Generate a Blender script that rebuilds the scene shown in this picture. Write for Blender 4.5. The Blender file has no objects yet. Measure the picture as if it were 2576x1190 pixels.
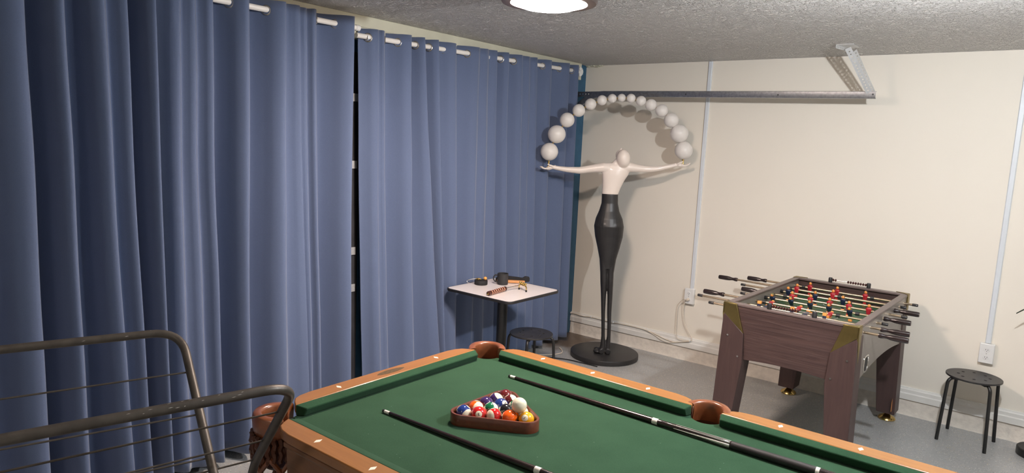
import bpy, bmesh, math, random
from mathutils import Vector, Matrix, noise
random.seed(7)
PI = math.pi
sc = bpy.context.scene
COL = sc.collection

# ---------------------------------------------------------------- camera, world, exposure
cam_d = bpy.data.cameras.new('camera')
cam_d.sensor_fit = 'HORIZONTAL'
cam_d.sensor_width = 36.0
cam_d.lens = 36.0 * 1724.7 / 2576.0
cam_d.clip_start = 0.02
cam = bpy.data.objects.new('camera', cam_d)
COL.objects.link(cam)
yaw, pit, rol = math.radians(-38.2357), math.radians(-7.7501), math.radians(2.7273)
fw = Vector((math.sin(yaw)*math.cos(pit), math.cos(yaw)*math.cos(pit), math.sin(pit)))
rt = Vector((math.cos(yaw), -math.sin(yaw), 0.0))
up = rt.cross(fw)
rt2 = math.cos(rol)*rt + math.sin(rol)*up
up2 = -math.sin(rol)*rt + math.cos(rol)*up
M = Matrix((rt2, up2, -fw)).transposed().to_4x4()
M.translation = Vector((3.62408, -5.61076, 1.83224))
cam.matrix_world = M
sc.camera = cam

world = bpy.data.worlds.new('room_dark')
sc.world = world
world.use_nodes = True
world.node_tree.nodes['Background'].inputs[0].default_value = (0.5, 0.52, 0.55, 1)
world.node_tree.nodes['Background'].inputs[1].default_value = 0.0

sc.view_settings.view_transform = 'Standard'
sc.view_settings.look = 'None'
sc.view_settings.gamma = 1.0
sc.view_settings.use_curve_mapping = False
sc.view_settings.exposure = 1.12
PANEL_POWER = 118.0      # emission of the flush ceiling light (warm)
BULB_POWER = 1900.0     # emission of the bare bulb (cool)
FILL_POWER = 14.0       # emission of the added, unseen fill light behind the camera
H = 2.588               # ceiling height
RX, RY = 6.2, -7.6      # far corner of the room

# ---------------------------------------------------------------- mesh helpers
class MB:
    def __init__(s): s.v = []; s.f = []; s.m = []
    def add(s, vs, fs, mi=0):
        o = len(s.v); s.v += [tuple(v) for v in vs]
        s.f += [tuple(i+o for i in f) for f in fs]; s.m += [mi]*len(fs)
        return s
    def box(s, x0, x1, y0, y1, z0, z1, mi=0, mat=None):
        vs = [(x0,y0,z0),(x1,y0,z0),(x1,y1,z0),(x0,y1,z0),(x0,y0,z1),(x1,y0,z1),(x1,y1,z1),(x0,y1,z1)]
        if mat: vs = [mat @ Vector(v) for v in vs]
        return s.add(vs, [(0,3,2,1),(4,5,6,7),(0,1,5,4),(1,2,6,5),(2,3,7,6),(3,0,4,7)], mi)
    def prism(s, poly, z0, z1, mi=0, tf=None):
        n = len(poly)
        vs = [(x,y,z0) for x,y in poly] + [(x,y,z1) for x,y in poly]
        if tf: vs = [tf(*v) for v in vs]
        fs = [tuple(range(n-1,-1,-1)), tuple(range(n,2*n))] + [(i,(i+1)%n,n+(i+1)%n,n+i) for i in range(n)]
        return s.add(vs, fs, mi)
    def rings(s, rings, mi=0, cap=True, closed=False):
        n = len(rings[0]); vs = [p for r in rings for p in r]; fs = []
        k = len(rings)
        for i in range(k if closed else k-1):
            a = i*n; b = ((i+1)%k)*n
            for j in range(n):
                fs.append((a+j, a+(j+1)%n, b+(j+1)%n, b+j))
        if cap and not closed:
            fs.append(tuple(range(n-1,-1,-1))); fs.append(tuple((k-1)*n+j for j in range(n)))
        return s.add(vs, fs, mi)
    def tube(s, path, r, n=8, mi=0, closed=False):
        P = [Vector(p) for p in path]; R = r if isinstance(r, (list,tuple)) else [r]*len(P)
        up = None; rings = []
        for i, p in enumerate(P):
            if closed: t = (P[(i+1)%len(P)]-P[i-1])
            else: t = P[min(i+1,len(P)-1)]-P[max(i-1,0)]
            if t.length < 1e-9: t = Vector((0,0,1))
            t.normalize()
            if up is None:
                up = Vector((0,0,1)) if abs(t.z) < .9 else Vector((1,0,0))
            up = (up - t*up.dot(t)); up.normalize()
            b = t.cross(up)
            rings.append([p + (up*math.cos(2*PI*j/n) + b*math.sin(2*PI*j/n))*R[i] for j in range(n)])
        return s.rings(rings, mi, True, closed)
    def lathe(s, prof, c=(0,0,0), n=24, mi=0, axis='Z', cap=True):
        c = Vector(c); rings = []
        for r, h in prof:
            ring = []
            for j in range(n):
                a = 2*PI*j/n; x, y = r*math.cos(a), r*math.sin(a)
                ring.append(c + (Vector((x,y,h)) if axis == 'Z' else Vector((h,x,y)) if axis == 'X' else Vector((y,h,x))))
            rings.append(ring)
        return s.rings(rings, mi, cap)
    def ball(s, c, r, n=16, m=10, mi=0, sc=(1,1,1), mat=None):
        c = Vector(c); vs = [c+Vector((0,0,r*sc[2]))]; fs = []
        L = []
        for i in range(1,m):
            t = PI*i/m
            for j in range(n):
                a = 2*PI*j/n
                L.append(Vector((r*sc[0]*math.sin(t)*math.cos(a), r*sc[1]*math.sin(t)*math.sin(a), r*sc[2]*math.cos(t))))
        L = [Vector((0,0,r*sc[2]))]+L+[Vector((0,0,-r*sc[2]))]
        vs = [c + (mat @ v if mat else v) for v in L]
        for j in range(n): fs.append((0,1+j,1+(j+1)%n))
        for i in range(m-2):
            a = 1+i*n; b = a+n
            for j in range(n): fs.append((a+j,b+j,b+(j+1)%n,a+(j+1)%n))
        e = len(L)-1; a = 1+(m-2)*n
        for j in range(n): fs.append((e,a+(j+1)%n,a+j))
        return s.add(vs, fs, mi)
    def torus(s, c, R, r, axis=(0,0,1), n=24, m=8, mi=0):
        ax = Vector(axis).normalized(); q = ax.to_track_quat('Z','Y'); c = Vector(c)
        path = [c + q @ Vector((R*math.cos(2*PI*i/n), R*math.sin(2*PI*i/n), 0)) for i in range(n)]
        rings = []
        for i in range(n):
            a = 2*PI*i/n; d = q @ Vector((math.cos(a), math.sin(a), 0))
            rings.append([path[i] + d*r*math.cos(2*PI*j/m) + ax*r*math.sin(2*PI*j/m) for j in range(m)])
        return s.rings(rings, mi, False, True)
    def mesh(s, name, mats, smooth=True, ang=35):
        me = bpy.data.meshes.new(name); me.from_pydata(s.v, [], s.f)
        for m in (mats if isinstance(mats,(list,tuple)) else [mats]): me.materials.append(m)
        if any(s.m): me.polygons.foreach_set('material_index', s.m)
        bm = bmesh.new(); bm.from_mesh(me); bmesh.ops.recalc_face_normals(bm, faces=bm.faces); bm.to_mesh(me); bm.free()
        if smooth:
            me.polygons.foreach_set('use_smooth', [True]*len(me.polygons))
            me.set_sharp_from_angle(angle=math.radians(ang))
        me.update()
        return me
    def build(s, name, mats, parent=None, smooth=True, ang=35, bevel=0, loc=None, seg=2):
        return put(name, s.mesh(name, mats, smooth, ang), parent, bevel, loc, seg)

def put(name, me, parent=None, bevel=0, loc=None, seg=2):
    o = bpy.data.objects.new(name, me); COL.objects.link(o)
    if parent: o.parent = parent
    if loc is not None: o.location = loc
    if bevel:
        b = o.modifiers.new('bevel','BEVEL'); b.width = bevel; b.segments = seg; b.limit_method = 'ANGLE'; b.angle_limit = math.radians(40)
        b.harden_normals = False
    return o
def thing(name, label, cat, loc=(0,0,0), rz=0, group=None):
    o = bpy.data.objects.new(name, None); COL.objects.link(o); o.empty_display_size = .1
    o.location = loc; o.rotation_euler = (0,0,rz)
    return tag(o, label, cat, group)
def tag(o, label, cat, group=None):
    o['label'] = label; o['category'] = cat
    if group: o['group'] = group
    return o
def struct(o, label=None, cat=None):
    o['kind'] = 'structure'
    if label: o['label'] = label
    if cat: o['category'] = cat
    return o
def arc(cx, cy, r, a0, a1, n):
    return [(cx+r*math.cos(math.radians(a0+(a1-a0)*i/n)), cy+r*math.sin(math.radians(a0+(a1-a0)*i/n))) for i in range(n+1)]
def bend(pts, r, n=6):
    """round the corners of a 3-D polyline"""
    P = [Vector(p) for p in pts]; out = [P[0]]
    for i in range(1, len(P)-1):
        a, b, c = P[i-1], P[i], P[i+1]
        u = (a-b); w = (c-b); k = min(r, u.length*.49, w.length*.49)
        p0 = b+u.normalized()*k; p2 = b+w.normalized()*k
        for j in range(n+1):
            t = j/n; out.append(p0*(1-t)**2 + b*2*t*(1-t) + p2*t*t)
    out.append(P[-1]); return out

# ---------------------------------------------------------------- materials
def mat(name, col, rough=.5, metal=0, spec=.5, coat=0, noise_s=0, noise_a=0, bump=0, bump_s=None, sheen=0, emit=None, es=0, stretch=None, col2=None, detail=4, coat_r=.1, trans=0):
    m = bpy.data.materials.new(name); m.use_nodes = True
    nt = m.node_tree; b = nt.nodes['Principled BSDF']
    b.inputs['Base Color'].default_value = (*col,1); b.inputs['Roughness'].default_value = rough
    b.inputs['Metallic'].default_value = metal; b.inputs['Specular IOR Level'].default_value = spec
    b.inputs['Coat Weight'].default_value = coat; b.inputs['Coat Roughness'].default_value = coat_r
    b.inputs['Sheen Weight'].default_value = sheen
    if emit: b.inputs['Emission Color'].default_value = (*emit,1); b.inputs['Emission Strength'].default_value = es
    if noise_s:
        tc = nt.nodes.new('ShaderNodeTexCoord'); mp = nt.nodes.new('ShaderNodeMapping')
        nt.links.new(tc.outputs['Object'], mp.inputs[0])
        if stretch: mp.inputs['Scale'].default_value = stretch
        nz = nt.nodes.new('ShaderNodeTexNoise'); nz.inputs['Scale'].default_value = noise_s; nz.inputs['Detail'].default_value = detail
        nt.links.new(mp.outputs[0], nz.inputs['Vector'])
        if noise_a or col2:
            mx = nt.nodes.new('ShaderNodeMix'); mx.data_type = 'RGBA'
            c2 = col2 or tuple(max(0,c*(1-noise_a)) for c in col)
            mx.inputs[6].default_value = (*col,1); mx.inputs[7].default_value = (*c2,1)
            rp = nt.nodes.new('ShaderNodeMapRange'); rp.inputs[1].default_value = .35; rp.inputs[2].default_value = .65
            nt.links.new(nz.outputs[0], rp.inputs[0]); nt.links.new(rp.outputs[0], mx.inputs[0])
            nt.links.new(mx.outputs[2], b.inputs['Base Color'])
        if bump:
            bp = nt.nodes.new('ShaderNodeBump'); bp.inputs['Strength'].default_value = bump; bp.inputs['Distance'].default_value = bump_s or .01
            nt.links.new(nz.outputs[0], bp.inputs['Height']); nt.links.new(bp.outputs[0], b.inputs['Normal'])
    return m
def N(nt, t): return nt.nodes.new('ShaderNode'+t)
def lin(r, g, b):
    f = lambda c: ((c/255+.055)/1.055)**2.4 if c > 10 else c/255/12.92
    return (f(r), f(g), f(b))

def mat_floor():
    m = mat('floor_epoxy', (.2,.21,.22), .32, spec=.5); nt = m.node_tree; b = nt.nodes['Principled BSDF']
    tc = N(nt,'TexCoord')
    def flecks(scale, lo, hi, seedoff):
        mp = N(nt,'Mapping'); mp.inputs['Location'].default_value = (seedoff,seedoff*2,0)
        nt.links.new(tc.outputs['Object'], mp.inputs[0])
        v = N(nt,'TexVoronoi'); v.inputs['Scale'].default_value = scale; v.inputs['Randomness'].default_value = 1
        nt.links.new(mp.outputs[0], v.inputs['Vector'])
        sp = N(nt,'SeparateColor'); nt.links.new(v.outputs['Color'], sp.inputs[0])
        g = N(nt,'Math'); g.operation = 'GREATER_THAN'; g.inputs[1].default_value = hi; nt.links.new(sp.outputs[0], g.inputs[0])
        d = N(nt,'Math'); d.operation = 'LESS_THAN'; d.inputs[1].default_value = lo; nt.links.new(v.outputs['Distance'], d.inputs[0])
        q = N(nt,'Math'); q.operation = 'MULTIPLY'; nt.links.new(g.outputs[0], q.inputs[0]); nt.links.new(d.outputs[0], q.inputs[1])
        return q.outputs[0]
    nz = N(nt,'TexNoise'); nz.inputs['Scale'].default_value = 2.5; nz.inputs['Detail'].default_value = 6
    nt.links.new(tc.outputs['Object'], nz.inputs['Vector'])
    base = N(nt,'Mix'); base.data_type = 'RGBA'; base.inputs[6].default_value = (.33,.345,.35,1); base.inputs[7].default_value = (.40,.40,.395,1)
    nt.links.new(nz.outputs[0], base.inputs[0]); cur = base.outputs[2]
    for scale, lo, hi, so, c in ((110,.35,.80,0,(.60,.60,.55)),(150,.35,.86,3.3,(.15,.155,.16)),(90,.30,.90,7.1,(.50,.43,.28))):
        mx = N(nt,'Mix'); mx.data_type = 'RGBA'; mx.inputs[7].default_value = (*c,1)
        nt.links.new(flecks(scale,lo,hi,so), mx.inputs[0]); nt.links.new(cur, mx.inputs[6]); cur = mx.outputs[2]
    # brown dirt in the corner by the garage door
    sx = N(nt,'SeparateXYZ'); nt.links.new(tc.outputs['Object'], sx.inputs[0])
    ds = N(nt,'VectorMath'); ds.operation = 'DISTANCE'; ds.inputs[1].default_value = (.12,-.25,0); nt.links.new(tc.outputs['Object'], ds.inputs[0])
    n2 = N(nt,'TexNoise'); n2.inputs['Scale'].default_value = 9; n2.inputs['Detail'].default_value = 8; nt.links.new(tc.outputs['Object'], n2.inputs['Vector'])
    ad = N(nt,'Math'); ad.operation = 'MULTIPLY_ADD'; ad.inputs[1].default_value = -.5; nt.links.new(n2.outputs[0], ad.inputs[0]); nt.links.new(ds.outputs['Value'], ad.inputs[2])
    mr = N(nt,'MapRange'); mr.inputs[1].default_value = .22; mr.inputs[2].default_value = -.05; nt.links.new(ad.outputs[0], mr.inputs[0])
    mx = N(nt,'Mix'); mx.data_type = 'RGBA'; mx.inputs[7].default_value = (.12,.085,.06,1)
    nt.links.new(mr.outputs[0], mx.inputs[0]); nt.links.new(cur, mx.inputs[6])
    nt.links.new(mx.outputs[2], b.inputs['Base Color'])
    bp = N(nt,'Bump'); bp.inputs['Strength'].default_value = .06; bp.inputs['Distance'].default_value = .01
    n3 = N(nt,'TexNoise'); n3.inputs['Scale'].default_value = 60; nt.links.new(tc.outputs['Object'], n3.inputs['Vector'])
    nt.links.new(n3.outputs[0], bp.inputs['Height']); nt.links.new(bp.outputs[0], b.inputs['Normal'])
    return m
def mat_ceiling():
    m = mat('ceiling_texture', lin(240,237,234), .5, spec=.4); nt = m.node_tree; b = nt.nodes['Principled BSDF']
    tc = N(nt,'TexCoord'); n1 = N(nt,'TexNoise'); n1.inputs['Scale'].default_value = 30; n1.inputs['Detail'].default_value = 2.5; n1.inputs['Distortion'].default_value = 1.8
    nt.links.new(tc.outputs['Object'], n1.inputs['Vector'])
    # ridged: abs(noise-.5) makes the worm-like ridges of the rolled texture
    s = N(nt,'Math'); s.operation = 'SUBTRACT'; s.inputs[1].default_value = .5; nt.links.new(n1.outputs[0], s.inputs[0])
    a = N(nt,'Math'); a.operation = 'ABSOLUTE'; nt.links.new(s.outputs[0], a.inputs[0])
    mr = N(nt,'MapRange'); mr.inputs[1].default_value = .11; mr.inputs[2].default_value = 0; nt.links.new(a.outputs[0], mr.inputs[0])
    bp = N(nt,'Bump'); bp.inputs['Strength'].default_value = 1.0; bp.inputs['Distance'].default_value = .016
    nt.links.new(mr.outputs[0], bp.inputs['Height']); nt.links.new(bp.outputs[0], b.inputs['Normal'])
    return m
def mat_wood(name, c1, c2, axis=0, scale=9, rough=.35, coat=.3, ring=0, contrast=1.0, bump=0):
    m = mat(name, c1, rough, coat=coat, coat_r=.15); nt = m.node_tree; b = nt.nodes['Principled BSDF']
    tc = N(nt,'TexCoord'); mp = N(nt,'Mapping'); sv = [scale*6]*3; sv[axis] = scale*.35
    mp.inputs['Scale'].default_value = sv; nt.links.new(tc.outputs['Object'], mp.inputs[0])
    n1 = N(nt,'TexNoise'); n1.inputs['Scale'].default_value = 1; n1.inputs['Detail'].default_value = 6; n1.inputs['Roughness'].default_value = .65; n1.inputs['Distortion'].default_value = .8
    nt.links.new(mp.outputs[0], n1.inputs['Vector'])
    mr = N(nt,'MapRange'); mr.inputs[1].default_value = .5-.22/contrast; mr.inputs[2].default_value = .5+.22/contrast; nt.links.new(n1.outputs[0], mr.inputs[0])
    mx = N(nt,'Mix'); mx.data_type = 'RGBA'; mx.inputs[6].default_value = (*c1,1); mx.inputs[7].default_value = (*c2,1)
    nt.links.new(mr.outputs[0], mx.inputs[0]); nt.links.new(mx.outputs[2], b.inputs['Base Color'])
    if bump:
        bp = N(nt,'Bump'); bp.inputs['Strength'].default_value = bump; bp.inputs['Distance'].default_value = .002
        nt.links.new(mr.outputs[0], bp.inputs['Height']); nt.links.new(bp.outputs[0], b.inputs['Normal'])
    return m
def mat_felt():
    m = mat('green_felt', (.02,.06,.03), .95, spec=.12, sheen=.06); nt = m.node_tree; b = nt.nodes['Principled BSDF']
    tc = N(nt,'TexCoord'); n1 = N(nt,'TexNoise'); n1.inputs['Scale'].default_value = 260; n1.inputs['Detail'].default_value = 3; nt.links.new(tc.outputs['Object'], n1.inputs['Vector'])
    n2 = N(nt,'TexNoise'); n2.inputs['Scale'].default_value = 7; n2.inputs['Detail'].default_value = 5; nt.links.new(tc.outputs['Object'], n2.inputs['Vector'])
    ad = N(nt,'Math'); ad.operation = 'ADD'; nt.links.new(n1.outputs[0], ad.inputs[0]); nt.links.new(n2.outputs[0], ad.inputs[1])
    mr = N(nt,'MapRange'); mr.inputs[1].default_value = .7; mr.inputs[2].default_value = 1.3; nt.links.new(ad.outputs[0], mr.inputs[0])
    mx = N(nt,'Mix'); mx.data_type = 'RGBA'; mx.inputs[6].default_value = (.0135,.046,.0215,1); mx.inputs[7].default_value = (.0215,.064,.032,1)
    nt.links.new(mr.outputs[0], mx.inputs[0])
    # chalk specks
    v = N(nt,'TexVoronoi'); v.inputs['Scale'].default_value = 22; nt.links.new(tc.outputs['Object'], v.inputs['Vector'])
    lt = N(nt,'Math'); lt.operation = 'LESS_THAN'; lt.inputs[1].default_value = .045; nt.links.new(v.outputs['Distance'], lt.inputs[0])
    ml = N(nt,'Math'); ml.operation = 'MULTIPLY'; ml.inputs[1].default_value = .18; nt.links.new(lt.outputs[0], ml.inputs[0])
    m2 = N(nt,'Mix'); m2.data_type = 'RGBA'; m2.inputs[7].default_value = (.35,.45,.38,1); nt.links.new(ml.outputs[0], m2.inputs[0]); nt.links.new(mx.outputs[2], m2.inputs[6])
    nt.links.new(m2.outputs[2], b.inputs['Base Color'])
    bp = N(nt,'Bump'); bp.inputs['Strength'].default_value = .25; bp.inputs['Distance'].default_value = .001
    nt.links.new(n1.outputs[0], bp.inputs['Height']); nt.links.new(bp.outputs[0], b.inputs['Normal'])
    return m
def mat_ball(name, col, kind):
    """kind: solid / stripe / cue. White number disc around local +X, stripe band round local Z"""
    white = (.80,.74,.56)
    m = mat(name, col, .07, spec=.5, coat=.6, coat_r=.03); nt = m.node_tree; b = nt.nodes['Principled BSDF']
    if kind == 'cue':
        b.inputs['Base Color'].default_value = (.82,.77,.60,1); return m
    tc = N(nt,'TexCoord'); nv = N(nt,'VectorMath'); nv.operation = 'NORMALIZE'; nt.links.new(tc.outputs['Object'], nv.inputs[0])
    sx = N(nt,'SeparateXYZ'); nt.links.new(nv.outputs[0], sx.inputs[0])
    cur = None
    if kind == 'stripe':
        ab = N(nt,'Math'); ab.operation = 'ABSOLUTE'; nt.links.new(sx.outputs[2], ab.inputs[0])
        g = N(nt,'Math'); g.operation = 'GREATER_THAN'; g.inputs[1].default_value = .56; nt.links.new(ab.outputs[0], g.inputs[0])
        mx = N(nt,'Mix'); mx.data_type = 'RGBA'; mx.inputs[6].default_value = (*col,1); mx.inputs[7].default_value = (*white,1)
        nt.links.new(g.outputs[0], mx.inputs[0]); cur = mx.outputs[2]
    ax = N(nt,'Math'); ax.operation = 'ABSOLUTE'; nt.links.new(sx.outputs[0], ax.inputs[0])
    g2 = N(nt,'Math'); g2.operation = 'GREATER_THAN'; g2.inputs[1].default_value = .905; nt.links.new(ax.outputs[0], g2.inputs[0])
    m2 = N(nt,'Mix'); m2.data_type = 'RGBA'; m2.inputs[6].default_value = (*col,1); m2.inputs[7].default_value = (*white,1)
    if cur: nt.links.new(cur, m2.inputs[6])
    nt.links.new(g2.outputs[0], m2.inputs[0]); nt.links.new(m2.outputs[2], b.inputs['Base Color'])
    return m

WALL = mat('white_wall_paint', lin(232,225,212), .6, spec=.3, noise_s=140, bump=.10, bump_s=.003)
CURB = mat('painted_concrete', lin(224,216,204), .7, noise_s=28, noise_a=.12, bump=.55, bump_s=.012, detail=8)
TEAL = mat('teal_wall_paint', lin(52,98,130), .6, noise_s=20, noise_a=.1)
TRIMW = mat('white_trim_paint', lin(228,226,220), .45, noise_s=12, noise_a=.04)
HEADC = mat('cream_header_paint', lin(206,204,184), .55, noise_s=8, noise_a=.06)
FLOOR = mat_floor()
CEIL = mat_ceiling()
DARKDOOR = mat('dark_door_paint', (.035,.035,.04), .5, noise_s=10, noise_a=.3)
PLAST = mat('white_plastic', lin(226,226,224), .35, noise_s=30, noise_a=.02)
RACEW = mat('raceway_plastic', lin(214,219,224), .4, noise_s=30, noise_a=.02)
BLACKP = mat('black_plastic', (.022,.021,.022), .40, noise_s=40, noise_a=.2)
BLKMET = mat('black_powder_metal', (.012,.012,.012), .4, noise_s=50, noise_a=.2)
CHROME = mat('chrome', (.75,.74,.72), .15, 1, noise_s=30, noise_a=.05)
STEEL = mat('galvanised_steel', (.42,.43,.45), .38, 1, noise_s=60, noise_a=.25)
BRACK = mat('bracket_steel', (.72,.73,.74), .4, .6, noise_s=60, noise_a=.1)
BRASS = mat('brass', (.62,.44,.16), .25, 1, noise_s=40, noise_a=.12)
BRASSA = mat('antique_brass', (.32,.25,.10), .38, 1, noise_s=14, noise_a=.2)
GOLD = mat('polished_gold', (.85,.60,.20), .15, 1, noise_s=40, noise_a=.08)
CLOTH = mat('blue_curtain_cloth', (.105,.142,.245), .75, spec=.25, sheen=.35, noise_s=420, noise_a=.10, stretch=(1,1,.6))
NICKEL = mat('grommet_nickel', (.45,.43,.40), .25, 1, noise_s=40, noise_a=.1)
RODW = mat('white_rod_enamel', lin(232,228,222), .35, noise_s=20, noise_a=.03)
FELT = mat_felt()
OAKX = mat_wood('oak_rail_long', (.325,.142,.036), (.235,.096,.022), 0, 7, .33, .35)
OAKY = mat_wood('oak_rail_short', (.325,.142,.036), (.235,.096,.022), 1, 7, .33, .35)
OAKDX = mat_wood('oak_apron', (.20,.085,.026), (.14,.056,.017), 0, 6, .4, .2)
LEATH = mat('pocket_leather', (.23,.072,.026), .32, coat=.5, coat_r=.2, noise_s=18, noise_a=.35)
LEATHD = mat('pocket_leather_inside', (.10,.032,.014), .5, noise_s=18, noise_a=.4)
PEARL = mat('pearl_inlay', (.80,.76,.64), .25, noise_s=60, noise_a=.08)
PLATE = mat('worn_nameplate', (.12,.075,.03), .45, noise_s=60, noise_a=.5, stretch=(3,1,1))
MAHOG = mat_wood('mahogany', (.16,.038,.016), (.09,.020,.010), 0, 10, .3, .4)
CUEBLK = mat('cue_black_lacquer', (.022,.012,.011), .18, coat=.5, coat_r=.08, noise_s=15, noise_a=.3)
CUEWRAP = mat('cue_wrap', (.018,.016,.016), .55, noise_s=300, noise_a=.4)
FERR = mat('cue_ferrule', (.78,.76,.70), .25, noise_s=40, noise_a=.05)
WOODD = mat_wood('dark_laminate', (.070,.038,.033), (.040,.020,.018), 0, 7, .5, .04, contrast=1.6, bump=.5)
WOODDV = mat_wood('dark_laminate_vertical', (.062,.034,.030), (.044,.023,.021), 2, 7, .5, .04, contrast=1.2, bump=.15)
WOODDY = mat_wood('grey_brown_laminate', (.21,.185,.165), (.185,.160,.142), 1, 6, .38, .15, contrast=1.0)
RIMW = mat_wood('rim_laminate', (.135,.098,.092), (.11,.078,.072), 1, 6, .38, .15, contrast=1.0)
FIELD = mat('foosball_field_green', (.045,.14,.075), .5, noise_s=8, noise_a=.1)
LINEW = mat('field_line_white', (.7,.7,.65), .5, noise_s=30, noise_a=.05)
RODM = mat('foosball_rod_steel', (.62,.50,.36), .25, 1, noise_s=30, noise_a=.1)
HANDLE = mat('handle_dark_wood', (.020,.010,.010), .28, coat=.4, noise_s=20, noise_a=.3)
RED = mat('red_jersey', (.36,.012,.022), .3, noise_s=30, noise_a=.1)
NAVY = mat('navy_jersey', (.010,.017,.045), .3, noise_s=30, noise_a=.1)
SKIN = mat('orange_figure_skin', (.80,.30,.07), .4, noise_s=30, noise_a=.06)
OLIVE = mat('olive_hair', (.17,.15,.05), .5, noise_s=30, noise_a=.1)
BLKHAIR = mat('black_hair', (.015,.012,.012), .45, noise_s=30, noise_a=.1)
BEADR = mat('score_bead_brown', (.060,.012,.010), .3, coat=.3, noise_s=20, noise_a=.3)
SWHITE = mat('statue_white_lacquer', lin(232,220,210), .35, coat=.2, noise_s=10, noise_a=.03)
SBLACK = mat('statue_black_matte', (.026,.025,.026), .40, noise_s=14, noise_a=.25)
GLOBE = mat('opal_glass_globe', lin(226,221,216), .3, spec=.4, noise_s=6, noise_a=.02)
TABTOP = mat('marbled_white_laminate', (.90,.84,.82), .25, noise_s=5, noise_a=.06, detail=8)
MUGB = mat('mug_black', (.030,.030,.032), .5, noise_s=40, noise_a=.2)
RUBBER = mat('black_rubber', (.016,.016,.017), .7, noise_s=60, noise_a=.3)
FABB = mat('black_fabric', (.014,.014,.016), .85, noise_s=90, noise_a=.4, bump=.3, bump_s=.002)
STRIPE = mat('handle_brown', (.075,.020,.012), .4, noise_s=30, noise_a=.3)
STRIPE2 = mat('handle_peach_ring', (.75,.36,.22), .4, noise_s=30, noise_a=.1)
PINE = mat_wood('pine_stick', (.70,.33,.12), (.55,.24,.08), 0, 9, .4, .2)
ORANGE = mat('orange_ball', (.90,.42,.10), .3, noise_s=20, noise_a=.08)
IRON = mat('worn_dark_iron', (.085,.074,.062), .45, .35, noise_s=22, col2=(.058,.050,.042), bump=.2, bump_s=.002)
IRONCHIP = mat('bare_metal_chip', (.45,.43,.40), .35, .8, noise_s=40, noise_a=.2)
CABW = mat('cable_white', lin(226,214,196), .45, noise_s=30, noise_a=.05)
CABB = mat('cable_black', (.010,.010,.010), .5, noise_s=30, noise_a=.1)
BRONZE = mat('lamp_rim_bronze', (.075,.055,.050), .4, .3, noise_s=30, noise_a=.1)
PANEL = mat('lamp_diffuser', (.9,.9,.9), .5, emit=(1.0,.80,.68), es=PANEL_POWER, noise_s=3, noise_a=.01)
FILL_PANEL = mat('fill_diffuser_rear', (.9,.9,.9), .5, emit=(1.0,.84,.74), es=FILL_POWER, noise_s=3, noise_a=.01)
BULB = mat('led_bulb_glow', (.9,.9,.9), .5, emit=(.93,.96,1.0), es=BULB_POWER, noise_s=3, noise_a=.01)
LEAF = mat('plant_leaf', (.035,.060,.028), .45, noise_s=12, noise_a=.4)
SLOT = mat('socket_dark', (.03,.03,.03), .5, noise_s=30, noise_a=.1)

# ---------------------------------------------------------------- room shell
o = MB().box(-.4, RX, RY, .3, -.12, 0).build('floor', FLOOR, smooth=False); struct(o, 'speckled grey epoxy garage floor', 'floor')
o = MB().box(-.4, RX, RY, .3, H, H+.12).build('ceiling', CEIL, smooth=False); struct(o, 'white rolled-texture ceiling', 'ceiling')
o = MB().box(-.4, RX, .006, .3, 0, H).build('wall_back', WALL, smooth=False); struct(o, 'off-white painted wall behind the statue and foosball table', 'wall')
# painted concrete stem wall under the baseboard (uneven lower edge)
b = MB(); n = 160; v = []; f = []
for i in range(n+1):
    x = -.0+RX*i/n
    w1 = .004*noise.noise((x*6,0,0)); w2 = .006*noise.noise((x*9,3,0))+.003*noise.noise((x*30,7,0))
    v += [(x,.02,.118),(x,-.006+w1,.118),(x,-.009+w1,.06+w1),(x,-.012+w2,.012),(x,-.020+w2*1.5,0.0),(x,.02,0)]
for i in range(n):
    for j in range(5): a = i*6+j; f.append((a,a+6,a+7,a+1))
o = b.add(v,f).build('trim_1', CURB); struct(o, 'rough white painted concrete curb under the baseboard', 'curb')
# profiled baseboard above the curb
prof = [(.006,.118),(-.020,.118),(-.020,.160),(-.013,.168),(-.013,.190),(-.007,.198),(-.005,.206),(.006,.208)]
b = MB(); v = []
for x in (0.0, RX): v += [(x,y,z) for y,z in prof]
k = len(prof); f = [(i,i+1,k+i+1,k+i) for i in range(k-1)]+[tuple(range(k)),tuple(range(2*k-1,k-1,-1))]
o = b.add(v,f).build('baseboard_back', TRIMW, ang=20); struct(o, 'white moulded baseboard along the back wall', 'baseboard')
o = MB().box(-.3, -.0, RY, .006, 0, H).build('wall_left', TEAL, smooth=False); struct(o, 'teal blue wall behind the curtains', 'wall')
o = MB().box(-.05, .022, -2.92, -2.70, .0, 2.36).build('door_1', DARKDOOR, smooth=False); struct(o, 'dark door strip seen through the curtain gap', 'door')
for zz in (2.05, 1.62, 1.05, .8):
    MB().box(.018, .03, -2.90, -2.72, zz, zz+.05).build('door_hinge', BRACK, o)
o = MB().box(0.0, .055, RY, -.16, 2.44, H).build('trim_2', HEADC, bevel=.003); struct(o, 'cream header board above the curtains', 'trim')
MB().box(.05, .062, RY, -.16, 2.515, 2.522).build('bead_moulding', HEADC, o)
o = MB().box(RX, RX+.3, RY, .3, 0, H).build('wall_right', WALL, smooth=False); struct(o)
o = MB().box(-.4, RX+.3, RY-.3, RY, 0, H).build('wall_front', WALL, smooth=False); struct(o)
# flaking plaster where ceiling meets wall in the corner
b = MB()
for k in range(9):
    x = .01+k*.02+random.uniform(-.006,.006); y = -.02-random.uniform(0,.02)
    w = random.uniform(.014,.028)
    b.box(x, x+w, y, .005, H-.008-random.uniform(0,.014), H+.001)
o = b.build('trim_3', HEADC, bevel=.002); struct(o, 'flaking plaster at the ceiling corner', 'trim')

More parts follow.
